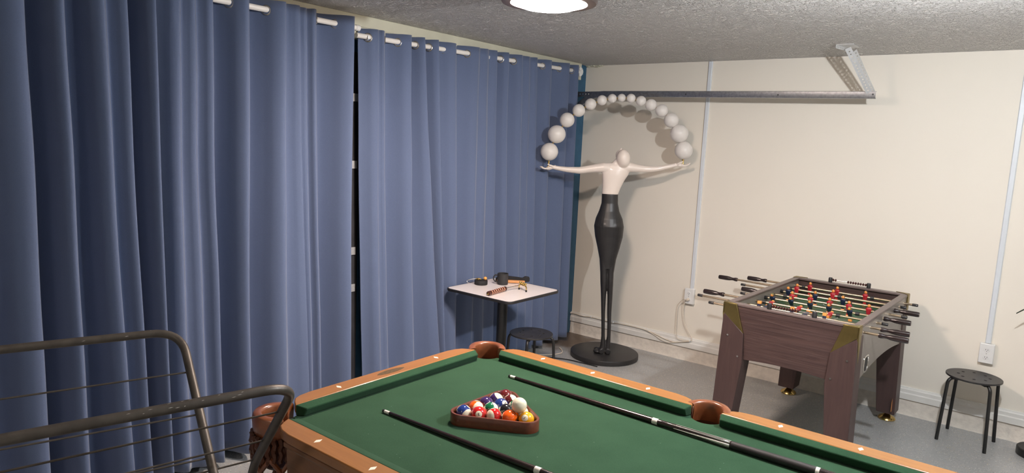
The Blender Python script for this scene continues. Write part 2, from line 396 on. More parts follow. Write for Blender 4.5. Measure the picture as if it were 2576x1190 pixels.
# ---------------------------------------------------------------- ceiling lights
t = thing('ceiling_light', 'round flush ceiling light with dark rim and glowing diffuser', 'ceiling light', (1.65,-2.91,H), group='flush ceiling lights')
MB().lathe([(.20,0),(.228,0),(.228,-.085),(.222,-.098),(.182,-.101),(.179,-.090),(.179,-.02)], n=64, cap=False).build('rim', BRONZE, t, ang=30)
MB().lathe([(.0005,-.130),(.05,-.1285),(.09,-.1245),(.125,-.118),(.155,-.108),(.172,-.098),(.1785,-.088),(.1785,-.07),(.0005,-.07)], n=64).build('diffuser', PANEL, t)
t = thing('ceiling_light', 'added unseen fill light behind the camera, built like the flush light', 'ceiling light', (2.2,-6.2,H), group='flush ceiling lights')  # added out of view to lift the room's brightness, no known fixture here
MB().lathe([(.20,0),(.228,0),(.228,-.085),(.222,-.098),(.182,-.101),(.179,-.090),(.179,-.02)], n=64, cap=False).build('rim', BRONZE, t, ang=30)
MB().lathe([(.0005,-.130),(.05,-.1285),(.09,-.1245),(.125,-.118),(.155,-.108),(.172,-.098),(.1785,-.088),(.1785,-.07),(.0005,-.07)], n=64).build('diffuser', FILL_PANEL, t)
t = thing('ceiling_bulb', 'bare cool white bulb in a ceiling lampholder', 'bulb', (3.53,-2.70,H))
MB().lathe([(.055,0),(.055,-.012),(.012,-.02),(.006,-.03),(.006,-.095),(.022,-.105),(.022,-.145),(.0005,-.145)], n=32).build('lampholder', PLAST, t)
MB().lathe([(.013,-.140),(.016,-.155),(.026,-.170),(.030,-.188),(.026,-.208),(.015,-.218),(.0005,-.220)], n=24).build('bulb', BULB, t)

# ---------------------------------------------------------------- curtain rods
ROD_X = .12
def rod1_z(y): return 2.488
def rod2_z(y): return 2.452 + (y+2.80)*(.050/2.45)
def straight_rod(name, label, y0, y1, zf, rx=.12):
    t = thing(name, label, 'curtain rod', (rx, (y0+y1)/2, 0), group='curtain rods')
    c = (y0+y1)/2
    MB().tube([(0,y0-c,zf(y0)),(0,y1-c,zf(y1))], .016, 16).build('pole', RODW, t)
    return t, c
def rod_bracket(t, c, y, zf):
    z = zf(y)
    b = MB().tube(bend([(-.045,y-c,z-.06),(-.047,y-c,z-.02),(0,y-c,z-.022),(.022,y-c,z-.018),(.022,y-c,z+.004)],.012), .005, 8)
    b.box(-.066 if zf is rod1_z else -.046,-.056 if zf is rod1_z else -.036,y-c-.015,y-c+.015,z-.08,z+.02)
    b.build('bracket', BRACK, t)
t, c = straight_rod('curtain_rod', 'white round curtain rod over the left pair of curtains', -5.5, -2.83, rod1_z, .145)
MB().tube([(0,-2.83-c-.012,2.488),(0,-2.83-c+.016,2.488)], .0185, 16).build('end_cap', PLAST, t)
for y in (-2.88, -5.2): rod_bracket(t, c, y, rod1_z)
t, c = straight_rod('curtain_rod', 'white round curtain rod over the right pair of curtains, shell finial', -2.80, -.27, rod2_z, .10)
# scallop shell finial
b = MB(); z = rod2_z(-.25)
b.lathe([(.012,-.012),(.020,-.008),(.018,.002),(.012,.01),(.0005,.012)], (0,-.268-c,z), 16, axis='Y')
for k in range(7):
    a = math.radians(-75+25*k)
    d = Vector((math.sin(a)*.55, .6, math.cos(a)*1.0))
    d = Vector((0.35*math.cos(a), math.cos(a)*.9, math.sin(a)))
    p0 = Vector((0,-.268-c,z)); b.tube([p0, p0+d*.022, p0+d*.040, p0+d*.047], [.004,.009,.0105,.003], 8)
b.build('finial', PLAST, t)
for y in (-.34, -1.55, -2.72): rod_bracket(t, c, y, rod2_z)

# ---------------------------------------------------------------- curtains
def curtain(label, ridges, ystart, yend, zf, seed, rx=.12, asc=1.0, flare=.045):
    """ridges: (y at the top, y at the hem) of every fold that bulges into the room"""
    t = thing('curtain', label, 'curtain', (rx, (ystart[0]+yend[0])/2, 0), group='blue grommet curtains')
    cy = (ystart[0]+yend[0])/2
    R = list(ridges); n = len(R)
    segs = []      # (Ytop, Ybot, Xoff) key points
    gaps = [R[i+1][0]-R[i][0] for i in range(n-1)]
    def amp(s): return max(.014, min(.050, s*.42))*asc
    keys = [(ystart[0], ystart[1], -.030)]
    for i in range(n):
        g = [gaps[j] for j in (i-1,i) if 0 <= j < n-1]
        a = sum(amp(s) for s in g)/len(g) if g else .04
        keys.append((R[i][0], R[i][1], max(a,.024)))
        if i < n-1:
            s = gaps[i]; fr = .34
            vy = (R[i][0]+fr*s, R[i][1]+fr*(R[i+1][1]-R[i][1]))
            keys.append((vy[0], vy[1], .019 if s < .115 else -amp(s)*.95))
    keys.append((yend[0], yend[1], .006))
    NS, NZ = 14, 44
    cols = []; cross = []
    for i in range(len(keys)-1):
        a, b2 = keys[i], keys[i+1]
        for j in range(NS):
            u = j/NS; c_ = math.cos(PI*u); r_end = (c_ > 0) == (a[2] > b2[2]); pw = .62 if r_end else .95
            w = (1-math.copysign(abs(c_)**pw, c_))/2
            uy = u*.75 + w*.25 if True else u
            cols.append((a[0]+(b2[0]-a[0])*uy, a[1]+(b2[1]-a[1])*uy, a[2]+(b2[2]-a[2])*w))
        if a[2]*b2[2] < 0:
            uu = .5; cross.append((a[0]+(b2[0]-a[0])*.5, (b2[0]-a[0]), (b2[2]-a[2])))
    cols.append(keys[-1])
    V = []; F = []
    for k in range(NZ+1):
        tz = k/NZ
        for (yt, yb, xo) in cols:
            zt = zf(yt)+.050+.006*noise.noise((yt*7,seed,0)); zb = .045+.02*noise.noise((yt*3,seed,5))
            z = zt+(zb-zt)*tz
            y = yt+(yb-yt)*tz
            g = 1+.35*tz
            w = .010*noise.noise((y*4.5, z*.8, seed))*min(1,tz*4) + .004*noise.noise((y*14, z*1.6, seed+9))*min(1,tz*6)
            # pinch creases under the heading
            w += .004*noise.noise((y*55, z*5, seed+3))*math.exp(-((tz-.045)/.03)**2)
            yy = y + .012*noise.noise((y*3, z*1.1, seed+20))*min(1,tz*3)
            x = xo*g + w + flare*tz**2
            V.append((x, yy-cy, z))
    m = len(cols)
    for k in range(NZ):
        for j in range(m-1): a = k*m+j; F.append((a,a+1,a+m+1,a+m))
    o = MB().add(V,F).build('cloth', CLOTH, t, ang=80)
    sd = o.modifiers.new('thickness','SOLIDIFY'); sd.thickness = .0025; sd.offset = 0
    # grommets: nickel rings where the cloth crosses the rod
    for (y, dy, dx) in cross:
        ax = Vector((-dy if False else dy, -dx*PI/2, 0)).normalized()
        nrm = Vector((dy*1.0, -dx*1.5, 0)).normalized()
        MB().torus((0,y-cy,zf(y)-.004), .0245, .0050, nrm, 24, 8).build('grommet', NICKEL, t)
    return t
curtain('blue curtain in deep dark folds at the left edge of the picture',
    [(-5.32,-5.31),(-5.10,-5.09),(-4.90,-4.89),(-4.602,-4.6),(-4.459,-4.443),(-4.298,-4.244),(-4.2,-4.157),(-4.073,-4.061)], (-5.42,-5.42), (-4.050,-4.030), rod1_z, 1, .145, 1.55)
curtain('blue curtain left of the dark gap, behind the metal drying rack',
    [(-3.947,-3.968),(-3.873,-3.874),(-3.79,-3.788),(-3.599,-3.629),(-3.373,-3.402),(-3.271,-3.228),(-3.218,-3.195),(-3.173,-3.15),(-2.905,-2.935)], (-4.040,-4.045), (-2.892,-2.918), rod1_z, 2, .145, 1.4)
curtain('narrow blue curtain just right of the dark gap',
    [(-2.649,-2.61),(-2.61,-2.544),(-2.382,-2.332),(-2.26,-2.05),(-2.127,-1.991)], (-2.765,-2.70), (-2.105,-1.968), rod2_z, 3, .10, 1.0)
curtain('blue curtain behind the small white square table, ending in the corner',
    [(-1.952,-1.847),(-1.692,-1.678),(-1.591,-1.539),(-1.484,-1.407),(-1.345,-1.26),(-1.17,-1.084),(-1.069,-0.964),(-0.967,-0.865),(-0.771,-0.715),(-0.492,-0.481),(-0.346,-0.327)], (-2.10,-1.965), (-.312,-.297), rod2_z, 4, .10, .88, .012)

# ---------------------------------------------------------------- pool table
PX, PY, PL, PW, PZ = 1.593, -3.178, 2.15, 1.075, .853
BED = .811
RC = .040     # nose to wood boundary
RO = .118     # nose to outer edge
pt = thing('pool_table', 'oak pool table with green felt and leather pockets', 'pool table', (PX+PL/2, PY-PW/2, 0))
ox, oy = PX+PL/2, PY-PW/2
hx, hy = PL/2, PW/2
# slate bed with pocket notches, local coordinates
def notch(poly_pts, c, r, a0, a1, n=10): return arc(c[0],c[1],r,a0,a1,n)
pr = .060
cx_, cy_ = hx+.030, hy+.030
poly = []
E_ = .045
def corner(sx, sy):
    a = {(1,1):(180+0,270),( -1,1):(270,360),(-1,-1):(0,90),(1,-1):(90,180)}[(sx,sy)]
    return a
# walk counter-clockwise from bottom-left
poly += [(-hx-E_+.0+.11, -hy-E_)]
poly += [(0-.07,-hy-E_)] + arc(0,-hy-.058,.062,168,12,10) + [(.07,-hy-E_)]
poly += [(hx-.065,-hy-E_)] + arc(hx+.032,-hy-.032,.064,180,90,10)[0:] + [(hx+E_,-hy+.065)]
poly += [(hx+E_,hy-.065)] + arc(hx+.032,hy+.032,.064,270,180,10) + [(hx-.065,hy+E_)]
poly += [(.07,hy+E_)] + arc(0,hy+.058,.062,-12,-168,10) + [(-.07,hy+E_)]
poly += [(-hx+.065,hy+E_)] + arc(-hx-.032,hy+.032,.064,360,270,10) + [(-hx-E_,hy-.065)]
poly += [(-hx-E_,-hy+.065)] + arc(-hx-.032,-hy-.032,.064,90,0,10)
poly = poly[1:]
MB().prism(poly, BED-.03, BED).build('bed', FELT, pt, smooth=False)
# cushions and rails: profile swept along each rail, mitred into the pockets
def rail(p0, p1, inward, m0, m1, wood, ndia, kind):
    """p0->p1 nose line end points (2-D local), inward = unit vector to the table centre, m0/m1 = miter lengths"""
    p0 = Vector(p0); p1 = Vector(p1); d = (p1-p0).normalized(); L = (p1-p0).length; n = -Vector(inward)
    rails = MB()
    def P(s, w, z): q = p0+d*s+n*w; return (q.x, q.y, z)
    # wood top cap
    c = RC
    outl = [(-m0, c),(-m0*.3,c+.030),(.012,c+.055),(.042,RO-.008),(.09,RO)]
    outr = [(L-.09,RO),(L-.042,RO-.008),(L-.012,c+.055),(L+m1*.3,c+.030),(L+m1,c)]
    poly = outl+outr
    N_ = len(poly)
    vs = [P(s,w,PZ-.034) for s,w in poly]+[P(s,w,PZ) for s,w in poly]
    fs = [tuple(range(N_-1,-1,-1)),tuple(range(N_,2*N_))]+[(i,(i+1)%N_,N_+(i+1)%N_,N_+i) for i in range(N_)]
    ro = MB().add(vs,fs).build('rail', wood, pt, bevel=.004)
    # moulding and apron below the rail
    ap = MB()
    vs = []
    for s in (.06, L-.06):
        vs += [P(s,w,z) for w,z in ((RO-.014,PZ-.034),(RO-.004,PZ-.038),(RO-.004,PZ-.052),(RO-.016,PZ-.062),(RO-.020,PZ-.205),(RO-.045,PZ-.205),(RO-.045,PZ-.034))]
    k = 7
    fs = [(i,(i+1)%k,k+(i+1)%k,k+i) for i in range(k)]+[tuple(range(k)),tuple(range(2*k-1,k-1,-1))]
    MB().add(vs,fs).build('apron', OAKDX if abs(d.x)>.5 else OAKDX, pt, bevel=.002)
    # cushion: top slope, nose, undercut face
    sec = [(c,PZ-.0005),(.004,PZ-.009),(0,PZ-.013),(.002,PZ-.018),(.011,BED+.0005),(c,BED+.0005)]
    rings = []
    for s_nose, s_back in ((0,-m0),(L,L+m1)):
        rings.append([P(s_nose+(s_back-s_nose)*(w/c), w, z) for w,z in sec])
    MB().rings(rings).build('cushion', FELT, pt, bevel=.004, seg=3)
    # diamond sights
    for q in ndia:
        s = L*0+q; w = (RC+RO)/2
        k2 = (.017,.0085)
        MB().add([P(s-k2[0]*.55,w,PZ+.0004),P(s,w-k2[0],PZ+.0004),P(s+k2[0]*.55,w,PZ+.0004),P(s,w+k2[0],PZ+.0004),
                  P(s-k2[0]*.55,w,PZ-.002),P(s,w-k2[0],PZ-.002),P(s+k2[0]*.55,w,PZ-.002),P(s,w+k2[0],PZ-.002)],
                 [(0,1,2,3),(7,6,5,4),(0,4,5,1),(1,5,6,2),(2,6,7,3),(3,7,4,0)]).build('diamond_sight', PEARL, ro, smooth=False)
    return ro, P
cm = .068; sm = .070; g = PL/8
for sy in (1,-1):
    for a in (0,1):
        x0 = -hx+cm if a == 0 else sm; x1 = -sm if a == 0 else hx-cm
        ds = [(-hx+g*k)-x0 for k in ((1,2,3) if a == 0 else (5,6,7))]
        rail((x0,sy*hy),(x1,sy*hy),(0,-sy), .022 if a==0 else .012, .012 if a==0 else .022, OAKX, ds, 'l')
for sx in (-1,1):
    ro, P = rail((sx*hx,-hy+cm),(sx*hx,hy-cm),(-sx,0), .022, .022, OAKY, [g*k-cm for k in (1,3)], 's')
    # worn oval name plate in the middle of the end rail
    s = PW/2-cm; w = (RC+RO)/2
    pts = [(s+.075*math.cos(2*PI*i/20)*(1 if True else 1), w+.018*math.sin(2*PI*i/20)*abs(math.sin(2*PI*i/20))**.3) for i in range(20)]
    MB().add([P(a,b2,PZ+.0005) for a,b2 in pts]+[P(a,b2,PZ-.002) for a,b2 in pts],
             [tuple(range(20)),tuple(range(39,19,-1))]+[(i,(i+1)%20,20+(i+1)%20,20+i) for i in range(20)]).build('nameplate', PLATE, ro, smooth=False)
# pockets
def pocket(cx, cy, ang, corner_):
    """ang: direction pointing out of the table (degrees)"""
    e = bpy.data.objects.new('pocket', None); e.empty_display_size = .05
    A = math.radians(ang); q = Matrix.Rotation(A,4,'Z')
    ri, span = (.055,113) if corner_ else (.055,90)
    # leather collar: swept C ring with a rounded section
    rings = []
    nseg = 26
    for i in range(nseg+1):
        a = math.radians(-span+2*span*i/nseg); fl = abs(-span+2*span*i/nseg)/span
        wd = .034 if corner_ else .034
        wd = wd*(1+.15*fl**4)
        top = PZ+.005*(1-fl**2.5)+.001
        sec = [(ri,BED+.004),(ri,top-.010),(ri+.003,top-.003),(ri+.009,top),(ri+wd*.78,top-.0015),(ri+wd-.003,top-.007),(ri+wd,top-.022),(ri+wd-.004,PZ-.06),(ri+wd-.012,PZ-.075),(ri+.004,PZ-.075)]
        rings.append([q @ Vector((r*math.cos(a), r*math.sin(a), z)) for r,z in sec])
    m = MB().rings(rings).mesh('pocket', LEATH, ang=50)
    o = put('pocket', m, pt, loc=(cx,cy,0))
    bpy.data.objects.remove(e)
    # inner liner
    rings = []
    for r,z in ((.0560,PZ-.008),(.0590,BED-.004),(.0620,BED-.02),(.060,BED-.06),(.050,BED-.10)):
        rings.append([q @ Vector((r*math.cos(math.radians(-104+208*i/30)), r*math.sin(math.radians(-104+208*i/30)), z)) for i in range(31)])
    b = MB()
    vs = [p for r in rings for p in r]; fs = [(a*31+j,a*31+j+1,(a+1)*31+j+1,(a+1)*31+j) for a in range(len(rings)-1) for j in range(30)]
    lo = b.add(vs,fs).build('liner', LEATHD, o)
    s2 = lo.modifiers.new('t','SOLIDIFY'); s2.thickness = .002; s2.offset = 1
    MB().lathe([(.0005,BED-.16),(.045,BED-.158),(.056,BED-.145),(.05,BED-.15),(.0005,BED-.152)], n=24).build('bottom', LEATHD, o)
    # leather net basket: two sets of helical straps plus a braided skirt
    def rad(z0): 
        tt = (PZ-.07-z0)/.17
        return .082*(1-tt)**.5*.5+.082*.5-.012*tt if tt < 1 else .03
    nb = MB()
    ns = 7
    for s in (1,-1):
        for k in range(ns):
            pth = []
            for i in range(15):
                tt = i/14; z = PZ-.140-.150*tt; r = .088-.010*tt-.026*max(0,tt-.55)*2.2
                a = 2*PI*k/ns + s*tt*1.25
                pth.append((r*math.cos(a), r*math.sin(a), z))
            nb.tube(pth, [.0095-.003*i/14 for i in range(15)], 6)
    nb.torus((0,0,PZ-.290), .064, .008, n=24)
    nb.build('net', LEATH, o)
    sk = MB()
    for k in range(26):
        a = 2*PI*k/26
        sk.tube([((.0885+.0025*math.sin(i*1.9+k*2))*math.cos(a+.03*math.sin(i*1.7+k)), (.0885+.0025*math.sin(i*1.9+k*2))*math.sin(a+.03*math.sin(i*1.7+k)), PZ-.068-.011*i) for i in range(9)], [.0085,.0095,.0080,.0095,.0080,.0095,.0080,.0095,.0065], 6)
    sk.build('braided_skirt', LEATHD, o)
    return o
for sx in (-1,1):
    for sy in (-1,1):
        pocket(sx*(hx+.030), sy*(hy+.030), math.degrees(math.atan2(sy,sx)), True)
for sy in (-1,1): pocket(0, sy*(hy+.056), 90*sy, False)
# body and legs
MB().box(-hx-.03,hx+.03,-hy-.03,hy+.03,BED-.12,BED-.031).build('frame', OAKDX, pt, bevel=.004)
for sx in (-1,1):
    for sy in (-1,1):
        lx, ly = sx*(hx-.20), sy*(hy-.13)
        b = MB()
        for (w0,z0),(w1,z1) in zip([(.075,.69),(.075,.58),(.062,.55),(.050,.12),(.062,.10)],[(.075,.58),(.062,.55),(.050,.12),(.062,.10),(.062,0)]):
            b.add([(lx-w0,ly-w0,z0),(lx+w0,ly-w0,z0),(lx+w0,ly+w0,z0),(lx-w0,ly+w0,z0),(lx-w1,ly-w1,z1),(lx+w1,ly-w1,z1),(lx+w1,ly+w1,z1),(lx-w1,ly+w1,z1)],
                  [(0,1,2,3),(7,6,5,4),(0,4,5,1),(1,5,6,2),(2,6,7,3),(3,7,4,0)])
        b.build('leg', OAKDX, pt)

# ---------------------------------------------------------------- balls, rack
BR = .028575
e1 = Vector((math.cos(math.radians(28.9)), math.sin(math.radians(28.9)), 0)); e2 = Vector((-e1.y, e1.x, 0))
b0 = Vector((2.015,-3.796,BED+BR))
ROWS = [[10,3,11,5,1],[13,14,8,9],[4,2,6],[12,15],[7]]
BC = {1:('yellow',(.85,.40,.012)),2:('blue',(.014,.035,.19)),3:('red',(.52,.012,.012)),4:('purple',(.045,.018,.10)),5:('orange',(.85,.12,.008)),6:('green',(.008,.14,.055)),7:('maroon',(.115,.012,.014)),8:('black',(.010,.010,.012))}
def sphere_mesh(name, m):
    return MB().ball((0,0,0), BR, 56, 36).mesh(name, m, ang=80)
toC = Vector((3.624,-5.611,1.832))
def number_mesh(txt, size):
    cu = bpy.data.curves.new('numeral','FONT'); cu.body = txt; cu.size = size; cu.align_x = 'CENTER'; cu.align_y = 'CENTER'; cu.offset = size*.02; cu.resolution_u = 3
    ob = bpy.data.objects.new('numeral_tmp', cu); COL.objects.link(ob)
    bpy.context.view_layer.update()
    me = bpy.data.meshes.new_from_object(ob.evaluated_get(bpy.context.evaluated_depsgraph_get()))
    bpy.data.objects.remove(ob)
    return me
INK = mat('numeral_ink', (.01,.01,.01), .4, noise_s=30, noise_a=.1)
NUMROT = {}
def place_ball(num, pos, disc=None, roll=0.0, pole=None):
    """solid balls: disc = direction of the number disc (local +X), roll about it; striped balls: pole = direction of a white cap (local Z)"""
    cn, col = BC[num if num < 9 else num-8]
    kind = 'solid' if num < 9 else 'stripe'
    m = mat_ball('ball_%s_%s' % (cn, kind), col, kind)
    o = put('billiard_ball', sphere_mesh('billiard_ball', m)); o.location = pos
    if pole is not None:
        z = Vector(pole).normalized(); x = z.cross(vt).normalized(); y = z.cross(x)
        R = Matrix((x,y,z)).transposed()
    else:
        x = Vector(disc).normalized(); ref = Vector((0,0,1)) if abs(x.z) < .9 else Vector((1,0,0))
        y = ref.cross(x).normalized(); z = x.cross(y)
        R = Matrix((x,y,z)).transposed() @ Matrix.Rotation(roll,3,'X')
    o.rotation_euler = R.to_euler()
    for sg in (1,-1):
        me = number_mesh(str(num), .0135 if num < 10 else .0115)
        bm_ = bmesh.new(); bm_.from_mesh(me); bmesh.ops.triangulate(bm_, faces=bm_.faces); bmesh.ops.subdivide_edges(bm_, edges=bm_.edges, cuts=3, use_grid_fill=True); bmesh.ops.triangulate(bm_, faces=bm_.faces); bm_.to_mesh(me); bm_.free()
        for v in me.vertices:
            u, w = v.co.x, v.co.y
            p = Vector((math.sqrt(max(0,BR*BR-u*u-w*w)), u, w))
            p = p.normalized()*(BR+.00022)
            if sg < 0: p = Vector((-p.x,-p.y,p.z))
            v.co = p
        me.materials.append(INK)
        put('numeral', me, o)
    return o
# directions as seen from the camera: right, toward the viewer, up
vr = Vector((.781,.623,0)); vt = Vector((.55,-.74,.39)); vu = Vector((-.24,.32,.92))
def D(r_, t_, u_): return vr*r_ + vt*t_ + vu*u_
SPEC = {10:(None,0,D(.70,.55,-.50),'blue-and-white striped ball at the left corner of the wooden rack'),
        3:(D(.05,.98,-.02),3.5,None,'red ball numbered three in the front row'),
        11:(None,0,D(-.78,.60,-.15),'red-and-white striped ball in the middle of the front row'),
        5:(D(1,-.1,-.1),.4,None,'plain orange ball in the front row beside the yellow ball'),
        1:(D(-.24,.92,.20),2.7,None,'yellow ball numbered one at the right corner of the rack'),
        13:(None,0,D(.55,.75,-.05),'orange-and-white striped ball behind the blue striped one'),
        14:(None,0,D(.80,-.05,.50),'green-and-white striped ball in the second row'),
        8:(D(1,-.1,-.2),.2,None,'black eight ball in the second row'),
        9:(None,0,D(.45,.80,.30),'pale striped ball tucked under the cue ball'),
        4:(D(1,-.2,0),.6,None,'plain purple ball in the third row'),
        2:(D(.55,.70,.32),2.2,None,'blue ball with white number disc in the third row'),
        6:(D(1,-.3,-.3),.3,None,'green ball mostly hidden behind the cue ball'),
        12:(None,0,D(.62,.30,.62),'purple-and-white striped ball near the apex'),
        15:(None,0,D(.70,.25,.50),'maroon-and-white striped ball near the apex'),
        7:(D(1,-.2,.1),.2,None,'plain maroon ball at the apex of the rack')}
pos = {}
for r_, row in enumerate(ROWS):
    for k, num in enumerate(row):
        p = b0 + e1*(2*BR*(k+r_*.5) - (.0060 if num in (10,3,11,5) else 0)) + e2*(2*BR*.8660254*r_ + (.0004*r_) - (.0037 if r_ == 0 else 0))
        pos[num] = p
        dd, rl, pl_, lab = SPEC[num]
        tag(place_ball(num, p, dd, rl, pl_), lab, 'pool ball', 'racked pool balls')
def rest_on(a, b_, c):
    """centre of a ball lying on three balls of the same size"""
    ex = (b_-a).normalized(); i_ = ex.dot(c-a); ey = (c-a-ex*i_).normalized(); ez = ex.cross(ey)
    if ez.z < 0: ez = -ez
    d_ = (b_-a).length; j_ = ey.dot(c-a); x_ = d_/2; y_ = (i_*i_+j_*j_-2*i_*x_)/(2*j_)
    return a+ex*x_+ey*y_+ez*math.sqrt(4*BR*BR-x_*x_-y_*y_)
o = put('billiard_ball', sphere_mesh('cue_ball', mat_ball('ball_ivory', (.8,.75,.6), 'cue'))); o.location = rest_on(pos[5], pos[1], pos[9])
tag(o, 'ivory cue ball resting on top of the racked balls', 'pool ball', 'racked pool balls')
# triangle rack: rounded outline extruded with inner opening
pos[10] = pos[10]+e1*.004; tri_c = (pos[10]+pos[1]+pos[7])/3
def tri_outline(off, r, n=8):
    out = []
    for p in (pos[10], pos[1], pos[7]):
        d = (p-tri_c); d.z = 0; d.normalize(); a = math.atan2(d.y,d.x)
        for i in range(n+1):
            t_ = a-PI/3+2*PI/3*i/n
            out.append((p.x+math.cos(t_)*r*0+ (BR+off)*math.cos(t_), p.y+(BR+off)*math.sin(t_)))
    return out
oi = tri_outline(.0105,0); oo = tri_outline(.0205,0)
n = len(oi); rk = bpy.data.objects.new('tmp',None)
vs = []
for z, oL in ((0,oo),(.040,oo),(.042,[(a*.85+c*.15, b*.85+d*.15) for (a,b),(c,d) in zip(oo,oi)]),(.042,[(a*.15+c*.85, b*.15+d*.85) for (a,b),(c,d) in zip(oo,oi)]),(.040,oi),(0,oi)):
    vs += [(x-tri_c.x,y-tri_c.y,z) for x,y in oL]
fs = [(k*n+j, k*n+(j+1)%n, ((k+1)%6)*n+(j+1)%n, ((k+1)%6)*n+j) for k in range(6) for j in range(n)]
bpy.data.objects.remove(rk)
o = MB().add(vs,fs).build('ball_rack', MAHOG, ang=40, loc=(tri_c.x-e2.x*.0150,tri_c.y-e2.y*.0150,BED+.0005))
tag(o, 'dark mahogany triangle rack holding the pool balls', 'ball rack')

# ---------------------------------------------------------------- cues
def cue(label, tip, ang, points):
    t = thing('pool_cue', label, 'pool cue', (tip[0],tip[1],BED), ang, 'pool cues on the felt')
    r = lambda s: .0062+(.0148-.0062)*min(1,s/1.2)
    zc = lambda s: r(s)+.0005
    def seg(name, s0, s1, m, grow=0.0, par=None, n=18, steps=4):
        P = [(s0+(s1-s0)*i/steps,0,zc(s0+(s1-s0)*i/steps)) for i in range(steps+1)]
        return MB().tube(P, [r(p[0])+grow for p in P], n).build(name, m, par or t)
    seg('tip', 0, .010, BLACKP); seg('ferrule', .010, .036, FERR, .0002)
    seg('shaft', .036, .700, CUEBLK, steps=10); seg('joint_collar', .700, .722, FERR, .0006)
    seg('forearm', .722, 1.005, CUEBLK, steps=6)
    seg('wrap', 1.005, 1.285, CUEWRAP, .0003, steps=6)
    seg('wrap_ring', 1.285, 1.297, FERR, .0005); seg('butt', 1.297, 1.455, CUEBLK); seg('bumper', 1.455, 1.475, RUBBER, -.001)
    # inlaid silver points on the forearm
    if points:
        for k in range(6):
            a0 = 2*PI*k/6
            vs = []; fs = []
            L0 = .735 if k % 2 == 0 else .79
            S = 8
            for i in range(S+1):
                s = L0+(1.0-L0)*i/S; hw = .62*(i/S)**1.0*.48 if i < S else .30
                hw = .05+.36*(i/S)
                for q in (-1,0,1):
                    a = a0+hw*q; rr = r(s)+.0004
                    vs.append((s, rr*math.cos(a), zc(s)+rr*math.sin(a)))
            for i in range(S):
                for j in (0,1): fs.append((i*3+j,i*3+j+1,i*3+3+j+1,i*3+3+j))
            po = MB().add(vs,fs).build('inlay_point', FERR if k % 2 else CHROME, t)
            sd = po.modifiers.new('t','SOLIDIFY'); sd.thickness = .0006
    return t
cue('black pool cue with silver inlay points, lying near the far rail', (1.838,-3.318), math.radians(-.4), True)
cue('black pool cue lying nearer the viewer, cut off by the bottom edge', (1.752,-3.963), math.radians(1.2), True)

# ---------------------------------------------------------------- foosball table
FW, FL, FH = .382, .6665, .92
ft = thing('foosball_table', 'dark wood-grain foosball table with brass corners by the back wall', 'foosball table', (2.498,-.842,0), -.028)
# long side panels with arched lower edge
for sx in (-1,1):
    pts = [(-FL+.03,FH-.012)] + [(FL-.03,FH-.012)] + [(FL-.03-(2*FL-.06)*i/16, .565+.055*math.sin(PI*i/16)**.8) for i in range(17)]
    MB().prism(pts, 0, .032, tf=lambda a,b_,c_,sx=sx: (sx*(FW-.032)+sx*c_, a, b_)).build('side_panel', WOODDY, ft, smooth=False, bevel=.002)
for sy in (-1,1):
    pts = [(-FW,FH-.012),(FW,FH-.012)] + [(FW-2*FW*i/16, .565+.028*math.sin(PI*i/16)) for i in range(17)]
    MB().prism(pts, 0, .034, tf=lambda a,b_,c_,sy=sy: (a, sy*(FL-.034)+sy*c_, b_)).build('end_panel', WOODD, ft, smooth=False, bevel=.002)
# top rim
MB().box(-FW-.004,FW+.004,-FL-.004,-FL+.052,FH-.014,FH).build('end_rim', RIMW, ft, bevel=.003)
MB().box(-FW-.004,FW+.004,FL-.052,FL+.004,FH-.014,FH).build('end_rim', RIMW, ft, bevel=.003)
MB().box(-FW-.004,-FW+.038,-FL+.052,FL-.052,FH-.014,FH).build('side_rim', RIMW, ft, bevel=.003)
MB().box(FW-.038,FW+.004,-FL+.052,FL-.052,FH-.014,FH).build('side_rim', RIMW, ft, bevel=.003)
fld = MB().box(-FW+.033,FW-.033,-FL+.035,FL-.035,.76,.797).build('playfield', FIELD, ft, smooth=False)
b = MB(); ring = [(math.cos(2*PI*i/48), math.sin(2*PI*i/48)) for i in range(48)]
def flat_ring(b, cx, cy, r0, r1, z, a0=0, a1=48):
    vs = []; 
    for i in range(a0, a1+1):
        c_, s_ = ring[i % 48]; vs += [(cx+r0*c_,cy+r0*s_,z),(cx+r1*c_,cy+r1*s_,z)]
    k = a1-a0
    b.add(vs, [(2*i,2*i+1,2*i+3,2*i+2) for i in range(k)])
flat_ring(b,0,0,.098,.104,.7985); flat_ring(b,0,-.42,.096,.102,.7985); flat_ring(b,0,.42,.096,.102,.7985)
b.box(-FW+.034,FW-.034,-.003,.003,.7972,.7985)
for sy in (-1,1):
    b.box(-.2,.2,sy*.42-.003,sy*.42+.003,.7972,.7985)
b.build('field_line', LINEW, fld, smooth=False)
